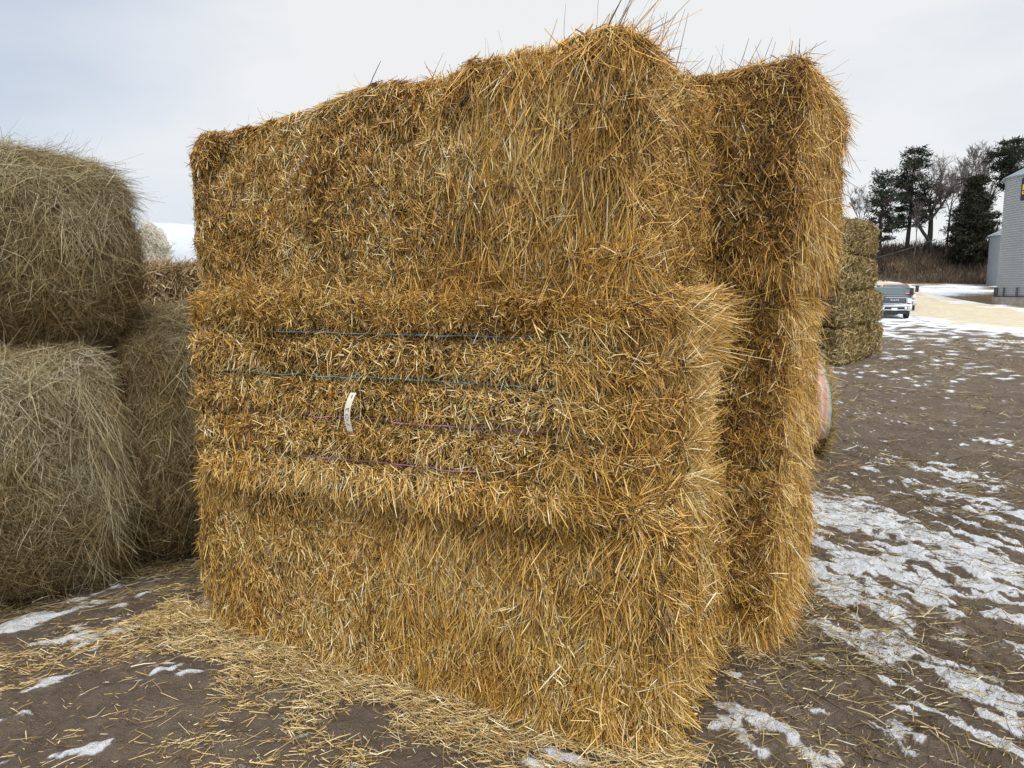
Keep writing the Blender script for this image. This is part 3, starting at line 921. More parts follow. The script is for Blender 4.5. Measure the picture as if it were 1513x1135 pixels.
# ---- sandy track over the snow
up = [(1284, 412), (1305, 414), (1330, 418), (1350, 424), (1372, 432), (1400, 439), (1440, 446), (1480, 453), (1520, 457), (1600, 464)]
dn = [(1284, 446), (1305, 454), (1325, 462), (1345, 468), (1368, 474), (1400, 480), (1440, 486), (1480, 491), (1520, 496), (1600, 508)]
pu = [ground(*p) for p in up]; pd = [ground(*p) for p in dn]
def dens(P, k):
    P = np.array([list(p) for p in P]); t = np.linspace(0, len(P) - 1, k)
    return np.stack([np.interp(t, np.arange(len(P)), P[:, j]) for j in range(3)], -1)
pu, pd = dens(pu, 160), dens(pd, 160)
wv = np.linspace(0, 1, 26)
Q = pu[:, None] * (1 - wv)[None, :, None] + pd[:, None] * wv[None, :, None]
Q = Q.reshape(-1, 3); edgew = np.tile(np.minimum(wv, 1 - wv) * 2, 160)
Q[:, 2] = terrain(Q[:, 0], Q[:, 1]) + .10 - .12 * (edgew < .01)
i = np.arange(159)[:, None] * 26 + np.arange(25)[None]
m, nt, bs = new_mat('sandy_track')
n1 = tex_noise(nt, .35, 5, .65); n2 = tex_noise(nt, 3, 5, .7)
ew = attr(nt, 'edge')
tracks = math_n(nt, 'ABSOLUTE', math_n(nt, 'SINE', math_n(nt, 'ADD', math_n(nt, 'MULTIPLY', attr(nt, 'across'), 11.0), math_n(nt, 'MULTIPLY', n1, 14.0))))
sand = ramp(nt, [(.2, (.44, .37, .25)), (.5, (.60, .52, .37)), (.85, (.76, .71, .58))], math_n(nt, 'ADD', math_n(nt, 'MULTIPLY', tracks, .12), math_n(nt, 'MULTIPLY', n2, .85)))
k = math_n(nt, 'ADD', math_n(nt, 'MULTIPLY', ew, 1.3), math_n(nt, 'MULTIPLY', math_n(nt, 'SUBTRACT', n1, .5), 2.4))
nt.links.new(mix_col(nt, math_n(nt, 'MULTIPLY', math_n(nt, 'ADD', k, .05), 2.2, clamp=True), (.80, .81, .82), sand), bs.inputs['Base Color'])
bs.inputs['Roughness'].default_value = .9
me = np_mesh('road', Q, [np.stack([i, i + 1, i + 27, i + 26], -1).reshape(-1, 4)[:, ::-1]], [m], None, None, True, {'edge': edgew, 'across': np.tile(wv, 160)})
tag(link('road', me), kind='structure')

# ------------------------------------------------------------------ loose straw on the ground
def lie(pl, X, Y, ang, L, W, tint, lift=(.002, .022), tilt=.12, mat=0):
    n = len(X)
    d = np.stack([np.cos(ang), np.sin(ang), rng.normal(size=n) * tilt], -1)
    p = np.stack([X, Y, terrain(X, Y) + rng.uniform(lift[0], lift[1], n)], -1)
    p[:, 2] += relief(X, Y)[4]
    p = p - d * (L * .5)[:, None]
    pl.straws(p, d, L, W, tint, mat, .06, 0, .12)


pl = Pile()
# drift along the foot of the front stack
n = 15000
s = rng.uniform(-1.5, 1.35, n); dd = np.abs(rng.normal(size=n)) * (.13 + .13 * (noise(s * 3, 0, 0, 401) + 1))
X = A_C[0] + AX[0] * s - AY[0] * (dd - .08); Y = A_C[1] + AX[1] * s - AY[1] * (dd - .08)
def snow_lump(X, Y): return np.clip(blob(X, Y, 822, 1114, .12, .04, A_ROT) + blob(X, Y, 790, 1128, .08, .035, A_ROT) + blob(X, Y, 862, 1128, .07, .035, A_ROT), 0, 1)
k = rng.random(n) < sstep(-.55, .25, noise(X * 5, Y * 5, 0, 402) + .8 - dd * 2.4) * (1 - .95 * snow_lump(X, Y))
X, Y = X[k], Y[k]; n = len(X)
lie(pl, X, Y, A_ROT + rng.normal(size=n) * .7, rng.uniform(.02, .11, n), rng.uniform(.0018, .0036, n), .60 + rng.normal(size=n) * .24, (.0, .035), .2)
# patches strewn over the mud
n = 80000
X = rng.uniform(-3.0, 1.2, n); Y = rng.uniform(2.1, 4.4, n)
ul, vl = rot(X, Y, R(38))
dens_ = fbm(ul * 1.7, vl * 3.6, 0, 405, 3, .6)
band = 1.1 * blob(X, Y, 330, 930, .75, .20, R(30)) + .9 * blob(X, Y, 150, 960, .8, .16, R(30)) + .5 * blob(X, Y, 350, 1020, .8, .25, 0) + .4 * blob(X, Y, 150, 1080, .6, .25, 0) + .5 * blob(X, Y, 640, 1060, .5, .12, A_ROT)
k = rng.random(n) < np.clip(sstep(-.15, 1.2, dens_ * .9 + band * 1.0 + .2 * noise(X * 16, Y * 16, 0, 406)) * .55 + .035, 0, 1) * (1 - .95 * snow_lump(X, Y))
X, Y = X[k], Y[k]; n = len(X)
lie(pl, X, Y, R(25) + rng.normal(size=n) * .75, .010 + .11 * rng.random(n) ** 2.8, rng.uniform(.0016, .0035, n), .58 + rng.normal(size=n) * .24, (.0, .016), .16)
# sparse bits at the right
n = 12000
X = rng.uniform(.5, 3.6, n); Y = rng.uniform(2.2, 7, n)
dist = np.abs((X - A_C[0]) * AX[0] + (Y - A_C[1]) * AX[1] - 1.5)
k = rng.random(n) < .07 + .75 * np.exp(-dist / .30)
X, Y = X[k], Y[k]; n = len(X)
lie(pl, X, Y, R(20) + rng.normal(size=n) * .9, .012 + .12 * rng.random(n) ** 3, rng.uniform(.0016, .0034, n), .52 + rng.normal(size=n) * .2, (.0, .015), .12)
tag(link('loose_straw', pl.mesh('loose_straw', [M['loose']])), 'golden straw strewn over the mud round the stacks', 'loose straw', kind='stuff')
# grey chaff and hay remains
pl = Pile()
n = 34000
Y = 2.2 + 24 * rng.random(n) ** 1.7; X = rng.uniform(.3, .85, n) * Y + rng.normal(size=n) * .3
k = rng.random(n) < .25 + .75 * sstep(-.2, .5, fbm(X * 1.5, Y * 1.5, 0, 411, 3)); X, Y = X[k], Y[k]; n = len(X)
lie(pl, X, Y, R(10) + rng.normal(size=n) * .9, (.02 + .12 * rng.random(n) ** 2) * (1 + Y * .06), rng.uniform(.002, .004, n) * (1 + Y * .10), .48 + rng.normal(size=n) * .28, (.0, .015), .2)
n = 16000
X = rng.uniform(.4, 4.2, n); Y = 2.2 + 5.5 * rng.random(n)
k = rng.random(n) < .15 + .85 * sstep(-.25, .5, fbm(X * 2.2, Y * 2.2, 0, 415, 3)); X, Y = X[k], Y[k]; n = len(X)
lie(pl, X, Y, R(-50) + rng.normal(size=n) * .9, .012 + .13 * rng.random(n) ** 2.2, rng.uniform(.0018, .004, n), .22 + rng.normal(size=n) * .18, (.0, .014), .22)
n = 9000
u = rng.uniform(-1.0, 2.6, n); q = -4.72 + np.abs(rng.normal(size=n)) * .30
X = U45[0] * u + N45[0] * q; Y = U45[1] * u + N45[1] * q
k = rng.random(n) < sstep(-.5, .3, fbm(X * 3, Y * 3, 0, 413, 2)); X, Y = X[k], Y[k]; n = len(X)
lie(pl, X, Y, R(35) + rng.normal(size=n) * .7, .04 + .24 * rng.random(n) ** 2, rng.uniform(.002, .004, n), .42 + rng.normal(size=n) * .2, (.0, .03), .2)
tag(link('hay_chaff', pl.mesh('hay_chaff', [M['hay']])), 'grey hay remains trodden into the mud', 'chaff', kind='stuff')

# ------------------------------------------------------------------ pickup truck
M['paint_red'] = flat_mat('red_car_paint', (.36, .018, .028), .25, var=.05); M['paint_red'].node_tree.nodes['Principled BSDF'].inputs['Coat Weight'].default_value = 1.0
M['paint_grey'] = flat_mat('grey_car_paint', (.10, .115, .125), .28, .5, var=.04); M['paint_grey'].node_tree.nodes['Principled BSDF'].inputs['Coat Weight'].default_value = 1.0
M['chrome'] = flat_mat('chrome', (.58, .60, .62), .2, .9, var=.04)
M['glass'] = flat_mat('dark_car_glass', (.10, .14, .155), .05, var=.05)
M['rubber'] = flat_mat('black_rubber', (.018, .018, .019), .85, var=.2)
M['plastic'] = flat_mat('black_plastic', (.025, .026, .03), .5, var=.1)
M['grille'] = flat_mat('grey_grille', (.09, .10, .12), .35, .5, var=.2, scale=60)
M['lamp'] = flat_mat('clear_lamp', (.75, .78, .80), .1, var=.03)
M['plate'] = flat_mat('plate_white', (.72, .74, .74), .4, var=.03)
def pickup(px, y, rot_deg, paint, label, logo):
    p = at_depth(px, 470, y)
    truck = empty('pickup_truck', (p.x, p.y, float(terrain(p.x, p.y)) + .01), R(rot_deg))
    tag(truck, label, 'pickup truck')
    mb = MB()
    prof = [(0.10, .55), (.02, .80), (.06, 1.22), (.22, 1.34), (1.55, 1.42), (1.72, 1.40), (3.9, 1.40), (5.95, 1.42), (6.0, .60), (5.2, .52), (4.9, .5), (1.6, .5), (1.3, .55)]
    mb.prism(prof, 'x', -.98, .98)
    for v in mb.bm.verts:
        if v.co.y < .3: v.co.x *= .93
    mb.build('body', paint, truck, .07)
    mb = MB(); mb.prism([(.24, 1.348), (1.52, 1.432), (1.52, 1.45), (.3, 1.385)], 'x', -.78, .78)
    mb.build('hood', paint, truck, .01)
    mb = MB()
    mb.prism([(1.60, 1.41), (2.30, 1.90), (2.5, 1.955), (3.6, 1.955), (3.86, 1.41)], 'x', -.9, .9)
    for v in mb.bm.verts:
        if v.co.z > 1.7: v.co.x *= .82
    mb.build('cab', paint, truck, .05)
    def pane(name, pts):
        m_ = MB(); m_.quad(*pts); o = m_.build(name, M['glass'], truck, 0, False); return o
    pane('windscreen', [(-.80, 1.628, 1.458), (.80, 1.628, 1.458), (.70, 2.255, 1.895), (-.70, 2.255, 1.895)])
    for sx in (-1, 1):
        pane('side_window', [(sx * .906, 1.85, 1.46), (sx * .906, 2.85, 1.46), (sx * .77, 2.80, 1.88), (sx * .77, 2.38, 1.88)][::sx])
        m_ = MB(); m_.box((sx * .98 - .01, 1.75, .62), (sx * .98 + .012, 2.95, 1.36), .01); d = m_.build('door', paint, truck)
        m_ = MB(); m_.box((sx * 1.0 - .012, 2.72, 1.20), (sx * 1.0 + .022, 2.9, 1.24), .008); m_.build('handle', M['chrome'], d)
    mb = MB(); mb.box((-.62, -.03, .93), (.62, .06, 1.27), .05, 3); gr = mb.build('grille', M['grille'], truck)
    mb = MB()
    for zz in (.915, 1.285): mb.box((-.66, -.045, zz - .022), (.66, .05, zz + .022), .012)
    for sx in (-1, 1): mb.box((sx * .66 - .028, -.045, .9), (sx * .66 + .028, .05, 1.3), .012)
    mb.build('grille_frame', M['chrome'], gr)
    if logo:
        fc = bpy.data.curves.new('badge', 'FONT'); fc.body = 'RAM'; fc.size = .15; fc.extrude = .008; fc.align_x = 'CENTER'; fc.align_y = 'CENTER'; fc.space_character = 1.35
        fo = bpy.data.objects.new('badge', fc); COL.objects.link(fo)
        dg = bpy.context.evaluated_depsgraph_get(); me = bpy.data.meshes.new_from_object(fo.evaluated_get(dg)); bpy.data.objects.remove(fo)
        me.materials.clear(); me.materials.append(M['lamp'])
        bd = link('badge', me, gr, (0, -.045, 1.13)); bd.rotation_euler = (R(90), 0, 0); bd.scale = (1.3, 1, 1)
    for sx in (-1, 1):
        mb = MB(); mb.box((sx * .82 - .11, -.005, .95), (sx * .82 + .11, .12, 1.24), .03); mb.build('headlight', M['lamp'], truck)
        mb = MB(); mb.cyl((sx * .62, -.10, .66), (sx * .62, -.16, .66), .07, seg=16); mb.build('fog_lamp', M['lamp'], truck)
        mb = MB(); mb.box((sx * .95 - .05, 1.95, 1.44), (sx * 1.26, 2.0, 1.48), .01); mb.box((sx * .95 - .05, 1.95, 1.82), (sx * 1.26, 2.0, 1.86), .01)
        mb.box((min(sx * 1.14, sx * 1.36), 1.90, 1.40), (max(sx * 1.14, sx * 1.36), 2.02, 1.88), .03); mb.build('side_mirror', M['plastic'], truck)
    mb = MB(); mb.box((-.97, -.13, .70), (.97, .12, .86), .04, 3); mb.box((-.97, -.13, .48), (-.72, .12, .74), .04, 3); mb.box((.72, -.13, .48), (.97, .12, .74), .04, 3); mb.box((-.80, -.12, .50), (.80, .12, .58), .03)
    bp = mb.build('bumper', M['chrome'], truck)
    mb = MB(); mb.box((-.74, -.06, .575), (.74, .10, .71), .01); mb.build('bumper_opening', M['plastic'], bp)
    mb = MB(); mb.box((-.16, -.145, .50), (.16, -.125, .66), .005); mb.build('number_plate', M['plate'], truck)
    mb = MB(); mb.box((-.85, .05, .28), (.85, .9, .50), .03); mb.build('underbody', M['plastic'], truck)
    for yy in (1.02, 4.75):
        for sx in (-1, 1):
            wroot = empty('wheel'); wroot.parent = truck; wroot.location = (sx * .86, yy, .41)
            mb = MB(); mb.cyl((-.13, 0, 0), (.13, 0, 0), .41, seg=32); mb.build('tyre', M['rubber'], wroot, .03)
            mb = MB(); mb.cyl((sx * .11, 0, 0), (sx * .14, 0, 0), .24, .22, 24); mb.build('rim', M['chrome'], wroot, .01)


pickup(1320, 44.0, -19, M['paint_grey'], 'grey pickup truck with a wide chrome-framed grille parked beyond the far hay pile', True)
pickup(1329, 50.0, -21, M['paint_red'], 'red pickup truck mostly hidden behind the grey pickup', False)

# ------------------------------------------------------------------ grain bins
def galv(name, col, rough=.35, metal=.55):
    m, nt, b = new_mat(name)
    n = tex_noise(nt, .9, 5, .6, (1, 1, .35)); n2 = tex_noise(nt, 6, 4, .7)
    s = math_n(nt, 'ADD', math_n(nt, 'MULTIPLY', n, .6), math_n(nt, 'MULTIPLY', n2, .4))
    nt.links.new(ramp(nt, [(.3, tuple(c * .90 for c in col)), (.7, col)], s), b.inputs['Base Color'])
    b.inputs['Roughness'].default_value = rough; b.inputs['Metallic'].default_value = metal
    return m
M['galv'] = galv('galvanised_steel', (.40, .42, .43), .42, .3)
M['galv_dull'] = galv('dull_galvanised_steel', (.42, .45, .48), .5, .5)
M['roof_steel'] = galv('roof_steel', (.36, .41, .45), .4, .4)
M['concrete'] = flat_mat('concrete', (.30, .26, .21), .9, var=.35, scale=1.5)
M['sign_black'] = flat_mat('sign_black', (.010, .013, .018), .5, var=.05)
M['sign_yellow'] = flat_mat('sign_yellow', (.86, .62, .05), .5, var=.02)
M['steel_dark'] = flat_mat('dark_steel', (.06, .065, .075), .5, .3)


def grain_bin(name, c, rad, zb, ze, pitch, mat, label, roof_h, sheet=None, dark_rows=False):
    root = empty(name, (c[0], c[1], zb)); tag(root, label, 'grain bin', 'corrugated grain bins by the track')
    H = ze - zb; seg = 128
    per = 8; n = int(H / pitch * per)
    zz = np.linspace(0, H, n)
    rr = rad + pitch * .30 * np.sin(zz / pitch * 2 * PI)
    if sheet: rr = rr + .02 * ((zz / sheet).astype(int) % 2)
    ang = np.arange(seg) / seg * 2 * PI
    V = np.stack([rr[:, None] * np.cos(ang), rr[:, None] * np.sin(ang), np.repeat(zz[:, None], seg, 1)], -1).reshape(-1, 3)
    i = np.arange(n - 1)[:, None] * seg; j = np.arange(seg)[None]; j2 = (j + 1) % seg
    f = np.stack([i + j, i + j2, i + seg + j2, i + seg + j], -1).reshape(-1, 4)
    link('wall', np_mesh('wall', V, [f], [mat]), root)
    mb = MB(); K = 40
    top = mb.bm.verts.new((0, 0, H + roof_h)); ring = [mb.bm.verts.new(((rad + .22) * math.cos(k / K * 2 * PI), (rad + .22) * math.sin(k / K * 2 * PI), H - .10)) for k in range(K)]
    for k in range(K): mb.bm.faces.new((ring[k], ring[(k + 1) % K], top))
    rf = mb.build('roof', M['roof_steel'], root, 0, False)
    mb = MB()
    for k in range(K):
        a = k / K * 2 * PI; o = Vector(((rad + .23) * math.cos(a), (rad + .23) * math.sin(a), H - .06)); e = Vector((.4 * math.cos(a), .4 * math.sin(a), H + roof_h * .93))
        mb.cyl(o, e, .05, .05, 5)
    mb.build('roof_rib', M['roof_steel'], rf)
    return root


RB = 4.5; bc = np.array([44.35, 57.6])
zb = float(terrain(42, 59)) - .05
p = at_depth(1480, 266, 60.4)
bin1 = grain_bin('grain_bin', bc, RB, zb + .62, p.z, .185, M['galv'], 'tall pale corrugated grain bin with a black and yellow sign by the track', 2.5)
mb = MB(); mb.cyl((0, 0, -.75), (0, 0, -.02), RB + .28, seg=40)
mb.build('concrete_base', M['concrete'], bin1)
mb = MB(); mb.cyl((0, 0, -.01), (0, 0, .09), RB + .06, seg=96); mb.build('base_ring', M['steel_dark'], bin1)
d0 = np.array([bc[0], bc[1]]) / np.linalg.norm(bc); l0 = np.array([-d0[1], d0[0]])
def on_bin(phi, r):
    a = R(phi); q = l0 * math.cos(a) - d0 * math.sin(a)
    return np.array([q[0] * r, q[1] * r])
for ph in (4, 18, 33, 50, 68, 88):
    q0 = on_bin(ph, RB + .10); mb = MB()
    mb.cyl((q0[0], q0[1], .0), (q0[0], q0[1], .75), .07, .07, 6)
    mb.build('anchor_bracket', M['steel_dark'], bin1)
zs = p.z - (zb + .62)
def curved(name, ph0, ph1, z0, z1, r, mat, parent, k=12, th=.03):
    V, n = [], k + 1
    for t in np.linspace(ph0, ph1, n):
        for rr in (r, r + th):
            q = on_bin(t, rr)
            V += [(q[0], q[1], z0), (q[0], q[1], z1)]
    V = np.array(V); F = []
    for a in range(k):
        o = a * 4
        F += [[o + 2, o + 6, o + 7, o + 3], [o + 1, o + 3, o + 7, o + 5], [o, o + 4, o + 6, o + 2], [o, o + 1, o + 5, o + 4]]
    F += [[0, 2, 3, 1], [k * 4, k * 4 + 1, k * 4 + 3, k * 4 + 2]]
    me = np_mesh(name, V, [np.array(F)], [mat], None, None, False)
    return link(name, me, parent)
s0 = at_depth(1502, 264, 57.2).z - (zb + .62); s1 = at_depth(1502, 297, 57.2).z - (zb + .62)
sign = curved('sign', 44.5, 112, s1, s0, RB + .06, M['sign_black'], bin1, 24)
zc = (s0 + s1) / 2 - .02
def joined(name, parts, r, parent, mat):
    bm = bmesh.new()
    for (a, b_, za, zb_) in parts:
        o = curved('tmp', a, b_, za, zb_, r, mat, None, 3, .035); bm.from_mesh(o.data); me_ = o.data; bpy.data.objects.remove(o); bpy.data.meshes.remove(me_)
    me = bpy.data.meshes.new(name); bm.to_mesh(me); bm.free(); me.materials.append(mat)
    return link(name, me, parent)
# emblem: an angular S in a box, then the first letter of the name
e0, e1, hh, tk = 46.6, 53.0, .36, .065
e1i = e0 + 1.2
parts = [(e0, e1, zc + hh - tk, zc + hh), (e0, e1i, zc + .06, zc + hh - tk - .003), (e0, e1, zc - .03, zc + .055), (e1 - 1.2, e1, zc - hh + tk + .003, zc - .033), (e0, e1, zc - hh, zc - hh + tk),
         (e0, e0 + .9, zc - hh + tk + .003, zc - .12), (e1 - .9, e1, zc + .13, zc + hh - tk - .003), (e0 + 2.0, e1 - 1.3, zc + .12, zc + .18), (e0 + 1.6, e1 - 2.0, zc - .20, zc - .14)]
joined('emblem', parts, RB + .095, sign, M['sign_yellow'])
a0, a1, h2 = 55.2, 59.0, .21
zl = zc + .06
parts = [(a0 + .3, a1, zl + h2 - tk, zl + h2), (a0, a0 + .9, zl + .05, zl + h2 - tk - .003), (a0 + .3, a1 - .3, zl - .03, zl + .035), (a1 - .9, a1, zl - h2 + tk + .003, zl - .035), (a0, a1 - .3, zl - h2, zl - h2 + tk)]
joined('lettering', parts, RB + .095, sign, M['sign_yellow'])
g = ground(1460, 424)
c2 = ground(1460, 423); ratio = (1459 - 756.5) / F_PX
Y2 = 73.0; RB2 = 3.4
cx = ratio * Y2 / math.cos(PITCH) * .985 + RB2 * 1.21 + .65
zb2 = float(terrain(cx, Y2)) - .1
e = at_depth(1461, 345, Y2)
grain_bin('grain_bin', (cx, Y2 + 1.5), RB2, zb2, e.z, .11, M['galv_dull'], 'small dull grey grain bin half hidden behind the taller bin', 1.7, 1.15)

# ------------------------------------------------------------------ trees
def wood_mat(name, col):
    m, nt, b = new_mat(name)
    n = tex_noise(nt, 3.0, 5, .7, (1, 1, .25))
    nt.links.new(ramp(nt, [(.3, tuple(c * .55 for c in col)), (.7, tuple(c * 1.3 for c in col))], n), b.inputs['Base Color'])
    b.inputs['Roughness'].default_value = .9
    return m
M['bark'] = wood_mat('dark_bark', (.046, .039, .035)); M['bark_pale'] = wood_mat('pale_bark', (.17, .15, .13)); M['twig'] = wood_mat('twigs', (.135, .115, .10))
def leaf_mat(name, a, b_, c):
    m, nt, bs = new_mat(name)
    nt.links.new(ramp(nt, [(0, a), (.5, b_), (1, c)], attr(nt, 'tint')), bs.inputs['Base Color'])
    bs.inputs['Roughness'].default_value = .7; bs.inputs['Specular IOR Level'].default_value = .2
    return m
M['needle'] = leaf_mat('pine_needles', (.014, .020, .013), (.030, .041, .024), (.062, .075, .042))
M['cedar'] = leaf_mat('cedar_foliage', (.018, .018, .012), (.036, .038, .022), (.070, .064, .038))
M['rust'] = leaf_mat('dead_foliage', (.03, .022, .018), (.06, .042, .034), (.10, .075, .06))


def branch(pl, p, d, L, r, depth, rs, spread=.5, upb=.12, kids=(3, 5), minr=.012, seg=5, gnarl=.12):
    n = 5; pts = [p.copy()]; q = p.copy(); dd = d.copy()
    for k in range(n):
        dd = norm(dd + rs.normal(size=3) * gnarl + np.array([0, 0, upb * .25])); q = q + dd * L / n; pts.append(q.copy())
    pl.tube(np.array(pts), np.linspace(r, max(minr, r * .5), n + 1), seg if depth > 1 else 3)
    if depth <= 0: return
    for _ in range(rs.integers(kids[0], kids[1] + 1)):
        t = rs.uniform(.35, 1.0); i = int(t * n); pt = pts[min(i, n)]
        nd = norm(dd + rs.normal(size=3) * spread + np.array([0, 0, upb]))
        branch(pl, pt, nd, L * rs.uniform(.5, .78), max(minr, r * rs.uniform(.4, .6)), depth - 1, rs, spread, upb, kids, minr, seg, gnarl)


def bare_tree(name, px, py, Y, top_py, label, seed, trunk_frac=.35, lean=0.0, r=.22, depth=4, spread=.55, kids=(3, 4), minr=.018, forks=4, group=None, mat='bark'):
    rs = np.random.default_rng(seed)
    b = at_depth(px, py, Y); gz = float(terrain(b.x, b.y)); H = at_depth(px, top_py, Y).z - gz
    root = empty(name, (b.x, b.y, gz - .15)); tag(root, label, 'tree', group)
    pl = Pile(); n = 7; th = H * trunk_frac
    pts = np.array([[lean * th * (k / n) ** 1.2 + .05 * rs.normal() * (k > 0), .05 * rs.normal() * (k > 0), th * k / n] for k in range(n + 1)])
    pl.tube(pts, np.linspace(r * 1.2, r * .8, n + 1), 8)
    link('trunk', pl.mesh('trunk', [M[mat]]), root)
    pl = Pile()
    for k in range(forks):
        a = k / forks * 2 * PI + rs.uniform(-.5, .5)
        d = norm(np.array([math.cos(a) * spread + lean * .6, math.sin(a) * spread, 1.0]))
        branch(pl, pts[-1 - (k % 2)], d, (H - th) * rs.uniform(.42, .55), r * .55, depth, rs, spread, .16, kids, minr)
    V = np.concatenate(pl.V); k = (H + .15) / max(.1, V[:, 2].max())
    link('crown', pl.mesh('crown', [M['twig'] if mat == 'bark' else M[mat]], xf=lambda q: np.where(np.arange(3)[None] == 2, th + (q - th) * ((H - th) / max(.1, V[:, 2].max() - th)), q)), root)
    return root


def pine(name, px, py, Y, top_py, half_px, label, seed, bare=.35, mat='needle', layers=16, shape='pine', lean=0.0, dens_k=1.0, dead=0.0, group=None, droop_b=.0):
    rs = np.random.default_rng(seed)
    b = at_depth(px, py, Y); gz = float(terrain(b.x, b.y)); H = at_depth(px, top_py, Y).z - gz
    W = half_px / F_PX * Y
    root = empty(name, (b.x, b.y, gz - .15)); tag(root, label, 'tree', group)
    pl = Pile()
    pts = np.array([[lean * H * k / 8 + .06 * rs.normal() * (0 < k < 8), .06 * rs.normal() * (k > 0), H * .97 * k / 8] for k in range(9)])
    pl.tube(pts, np.linspace(.30, .05, 9), 8)
    def axis_pt(h): return np.array([np.interp(h, pts[:, 2], pts[:, 0]), np.interp(h, pts[:, 2], pts[:, 1]), h])
    cr = Pile()
    for L in range(layers):
        t = (L + rs.uniform(-.3, .3)) / (layers - 1); t = min(max(t, 0), 1)
        h = H * (bare + (1 - bare) * t) * .985
        if shape == 'pine': rad = W * (1.02 - .70 * t ** 2.0) * (.55 + .45 * min(1, t * 3.2 + .25)) * rs.uniform(.72, 1.12)
        elif shape == 'cone': rad = W * (1.0 - t) ** .7 * rs.uniform(.8, 1.1) + .25
        elif shape == 'cedar': rad = W * (math.sin(min(1, t * 1.0 + .12) * PI) ** .5 if t < .9 else .5) * (1.08 - .62 * t) * rs.uniform(.8, 1.12)
        else: rad = W * (.45 + .75 * t) * (1.1 - .55 * max(0, t - .75) * 4) * rs.uniform(.5, 1.15)
        nb = int((4.4 if shape != 'cedar' else 9) * (1 if t < .8 else .8))
        for k in range(nb):
            a = rs.uniform(0, 2 * PI); ln = rad * rs.uniform(.55, 1.1)
            rise = (.10 + .35 * t - droop_b) * ln
            p0 = axis_pt(h); p1 = p0 + np.array([math.cos(a) * ln, math.sin(a) * ln, rise])
            mp = (p0 + p1) / 2 + np.array([0, 0, -.06 * ln])
            pl.tube(np.array([p0, mp, p1]), [.06 * (1.1 - t) + .02, .04, .015], 4)
            m = int((24 + 24 * ln) * dens_k)
            # clumps of needles along the outer part of the limb
            nc = max(2, int(ln * 1.6))
            cc = p0 + (p1 - p0) * rs.uniform(.38 if shape != 'cedar' else .15, 1.05, (nc, 1)) + rs.normal(size=(nc, 3)) * np.array([.22, .22, .10])
            ci = rs.integers(0, nc, m)
            pos = cc[ci] + rs.normal(size=(m, 3)) * np.array([.36, .36, .13])
            dd = norm(rs.normal(size=(m, 3)) + np.array([math.cos(a), math.sin(a), .5]) * .8)
            mi = 1 if rs.random() < dead else 0
            cr.straws(pos, dd, rs.uniform(.25, .55, m), rs.uniform(.05, .12, m), np.clip(.42 + .25 * rs.normal(size=m), 0, 1), mi, .1)
    link('trunk', pl.mesh('trunk', [M['bark']]), root)
    link('crown', cr.mesh('crown', [M[mat], M['rust']]), root)
    return root


GT = 'trees along the bank behind the yard'
pine('pine_tree', 1298, 377, 89, 255, 27, 'smaller dark pine at the left end of the tree line, just right of the straw', 501, .26, layers=15, dead=.22, group=GT)
pine('pine_tree', 1341, 365, 91, 219, 35, 'tall dark pine with a rounded crown and a clear thick trunk', 503, .27, layers=19, dens_k=1.15, dead=.10, group=GT)
bare_tree('bare_tree', 1371, 372, 90, 214, 'broad leafless tree with a forked trunk right of the tall pine', 511, .40, .02, .30, 4, .75, (3, 5), .013, 6, GT)
bare_tree('bare_tree', 1384, 374, 89, 290, 'low leaning trunk beside the forked leafless tree', 513, .60, -.62, .22, 3, .5, (2, 3), .02, 3, GT)
bare_tree('bare_tree', 1397, 378, 88, 235, 'slim leafless tree between the forked tree and the dense evergreen', 517, .55, .03, .11, 4, .35, (3, 4), .016, 3, GT, 'twig')
bare_tree('bare_tree', 1412, 378, 92, 226, 'thin leafless tree rising above the left edge of the dense evergreen', 519, .5, .04, .12, 4, .35, (3, 4), .016, 3, GT, 'twig')
bare_tree('bare_tree', 1352, 372, 88, 300, 'short thin sapling in front of the tall pine trunk', 521, .6, .01, .06, 3, .3, (2, 3), .014, 3, GT, 'twig')
bare_tree('bare_tree', 1452, 372, 98, 196, 'tall pale leafless tree behind the dense evergreen', 523, .45, .03, .16, 5, .42, (3, 4), .018, 4, GT, 'bark_pale')
bare_tree('bare_tree', 1434, 372, 97, 222, 'pale leafless tree peeking over the top of the dense evergreen', 529, .5, -.02, .14, 4, .45, (3, 4), .018, 4, GT, 'bark_pale')
bare_tree('bare_tree', 1272, 372, 96, 268, 'twiggy leafless tree at the edge of the straw bales', 531, .4, -.05, .12, 4, .5, (3, 4), .016, 4, GT, 'bark_pale')
bare_tree('bare_tree', 1518, 372, 97, 205, 'leafless tree rising behind the roof of the tall bin', 533, .45, -.02, .16, 4, .5, (3, 4), .018, 4, GT, 'twig')
pine('evergreen_tree', 1433, 392, 86, 262, 37, 'dense dark evergreen with branches down to the bank, left of the bins', 541, .03, 'cedar', 26, 'cedar', dens_k=1.5, group=GT)
pine('pine_tree', 1482, 388, 92, 206, 36, 'tall open pine with a flat crown rising beside the tall grain bin', 547, .58, layers=12, shape='flat', dens_k=1.3, group=GT)
# fallen pole on the bank
q0, q1 = ground(1287, 385), ground(1382, 356)
q0 = at_depth(1287, 384, 86.0); q1 = at_depth(1382, 354, 86.5)
pl = Pile(); pl.tube(np.array([list(q0), list((q0 + q1) / 2 + Vector((0, 0, -.12))), list(q1)]), [.10, .085, .06], 8)
tag(link('fallen_log', pl.mesh('fallen_log', [M['bark']])), 'long bare log leaning across the brushy bank', 'log')

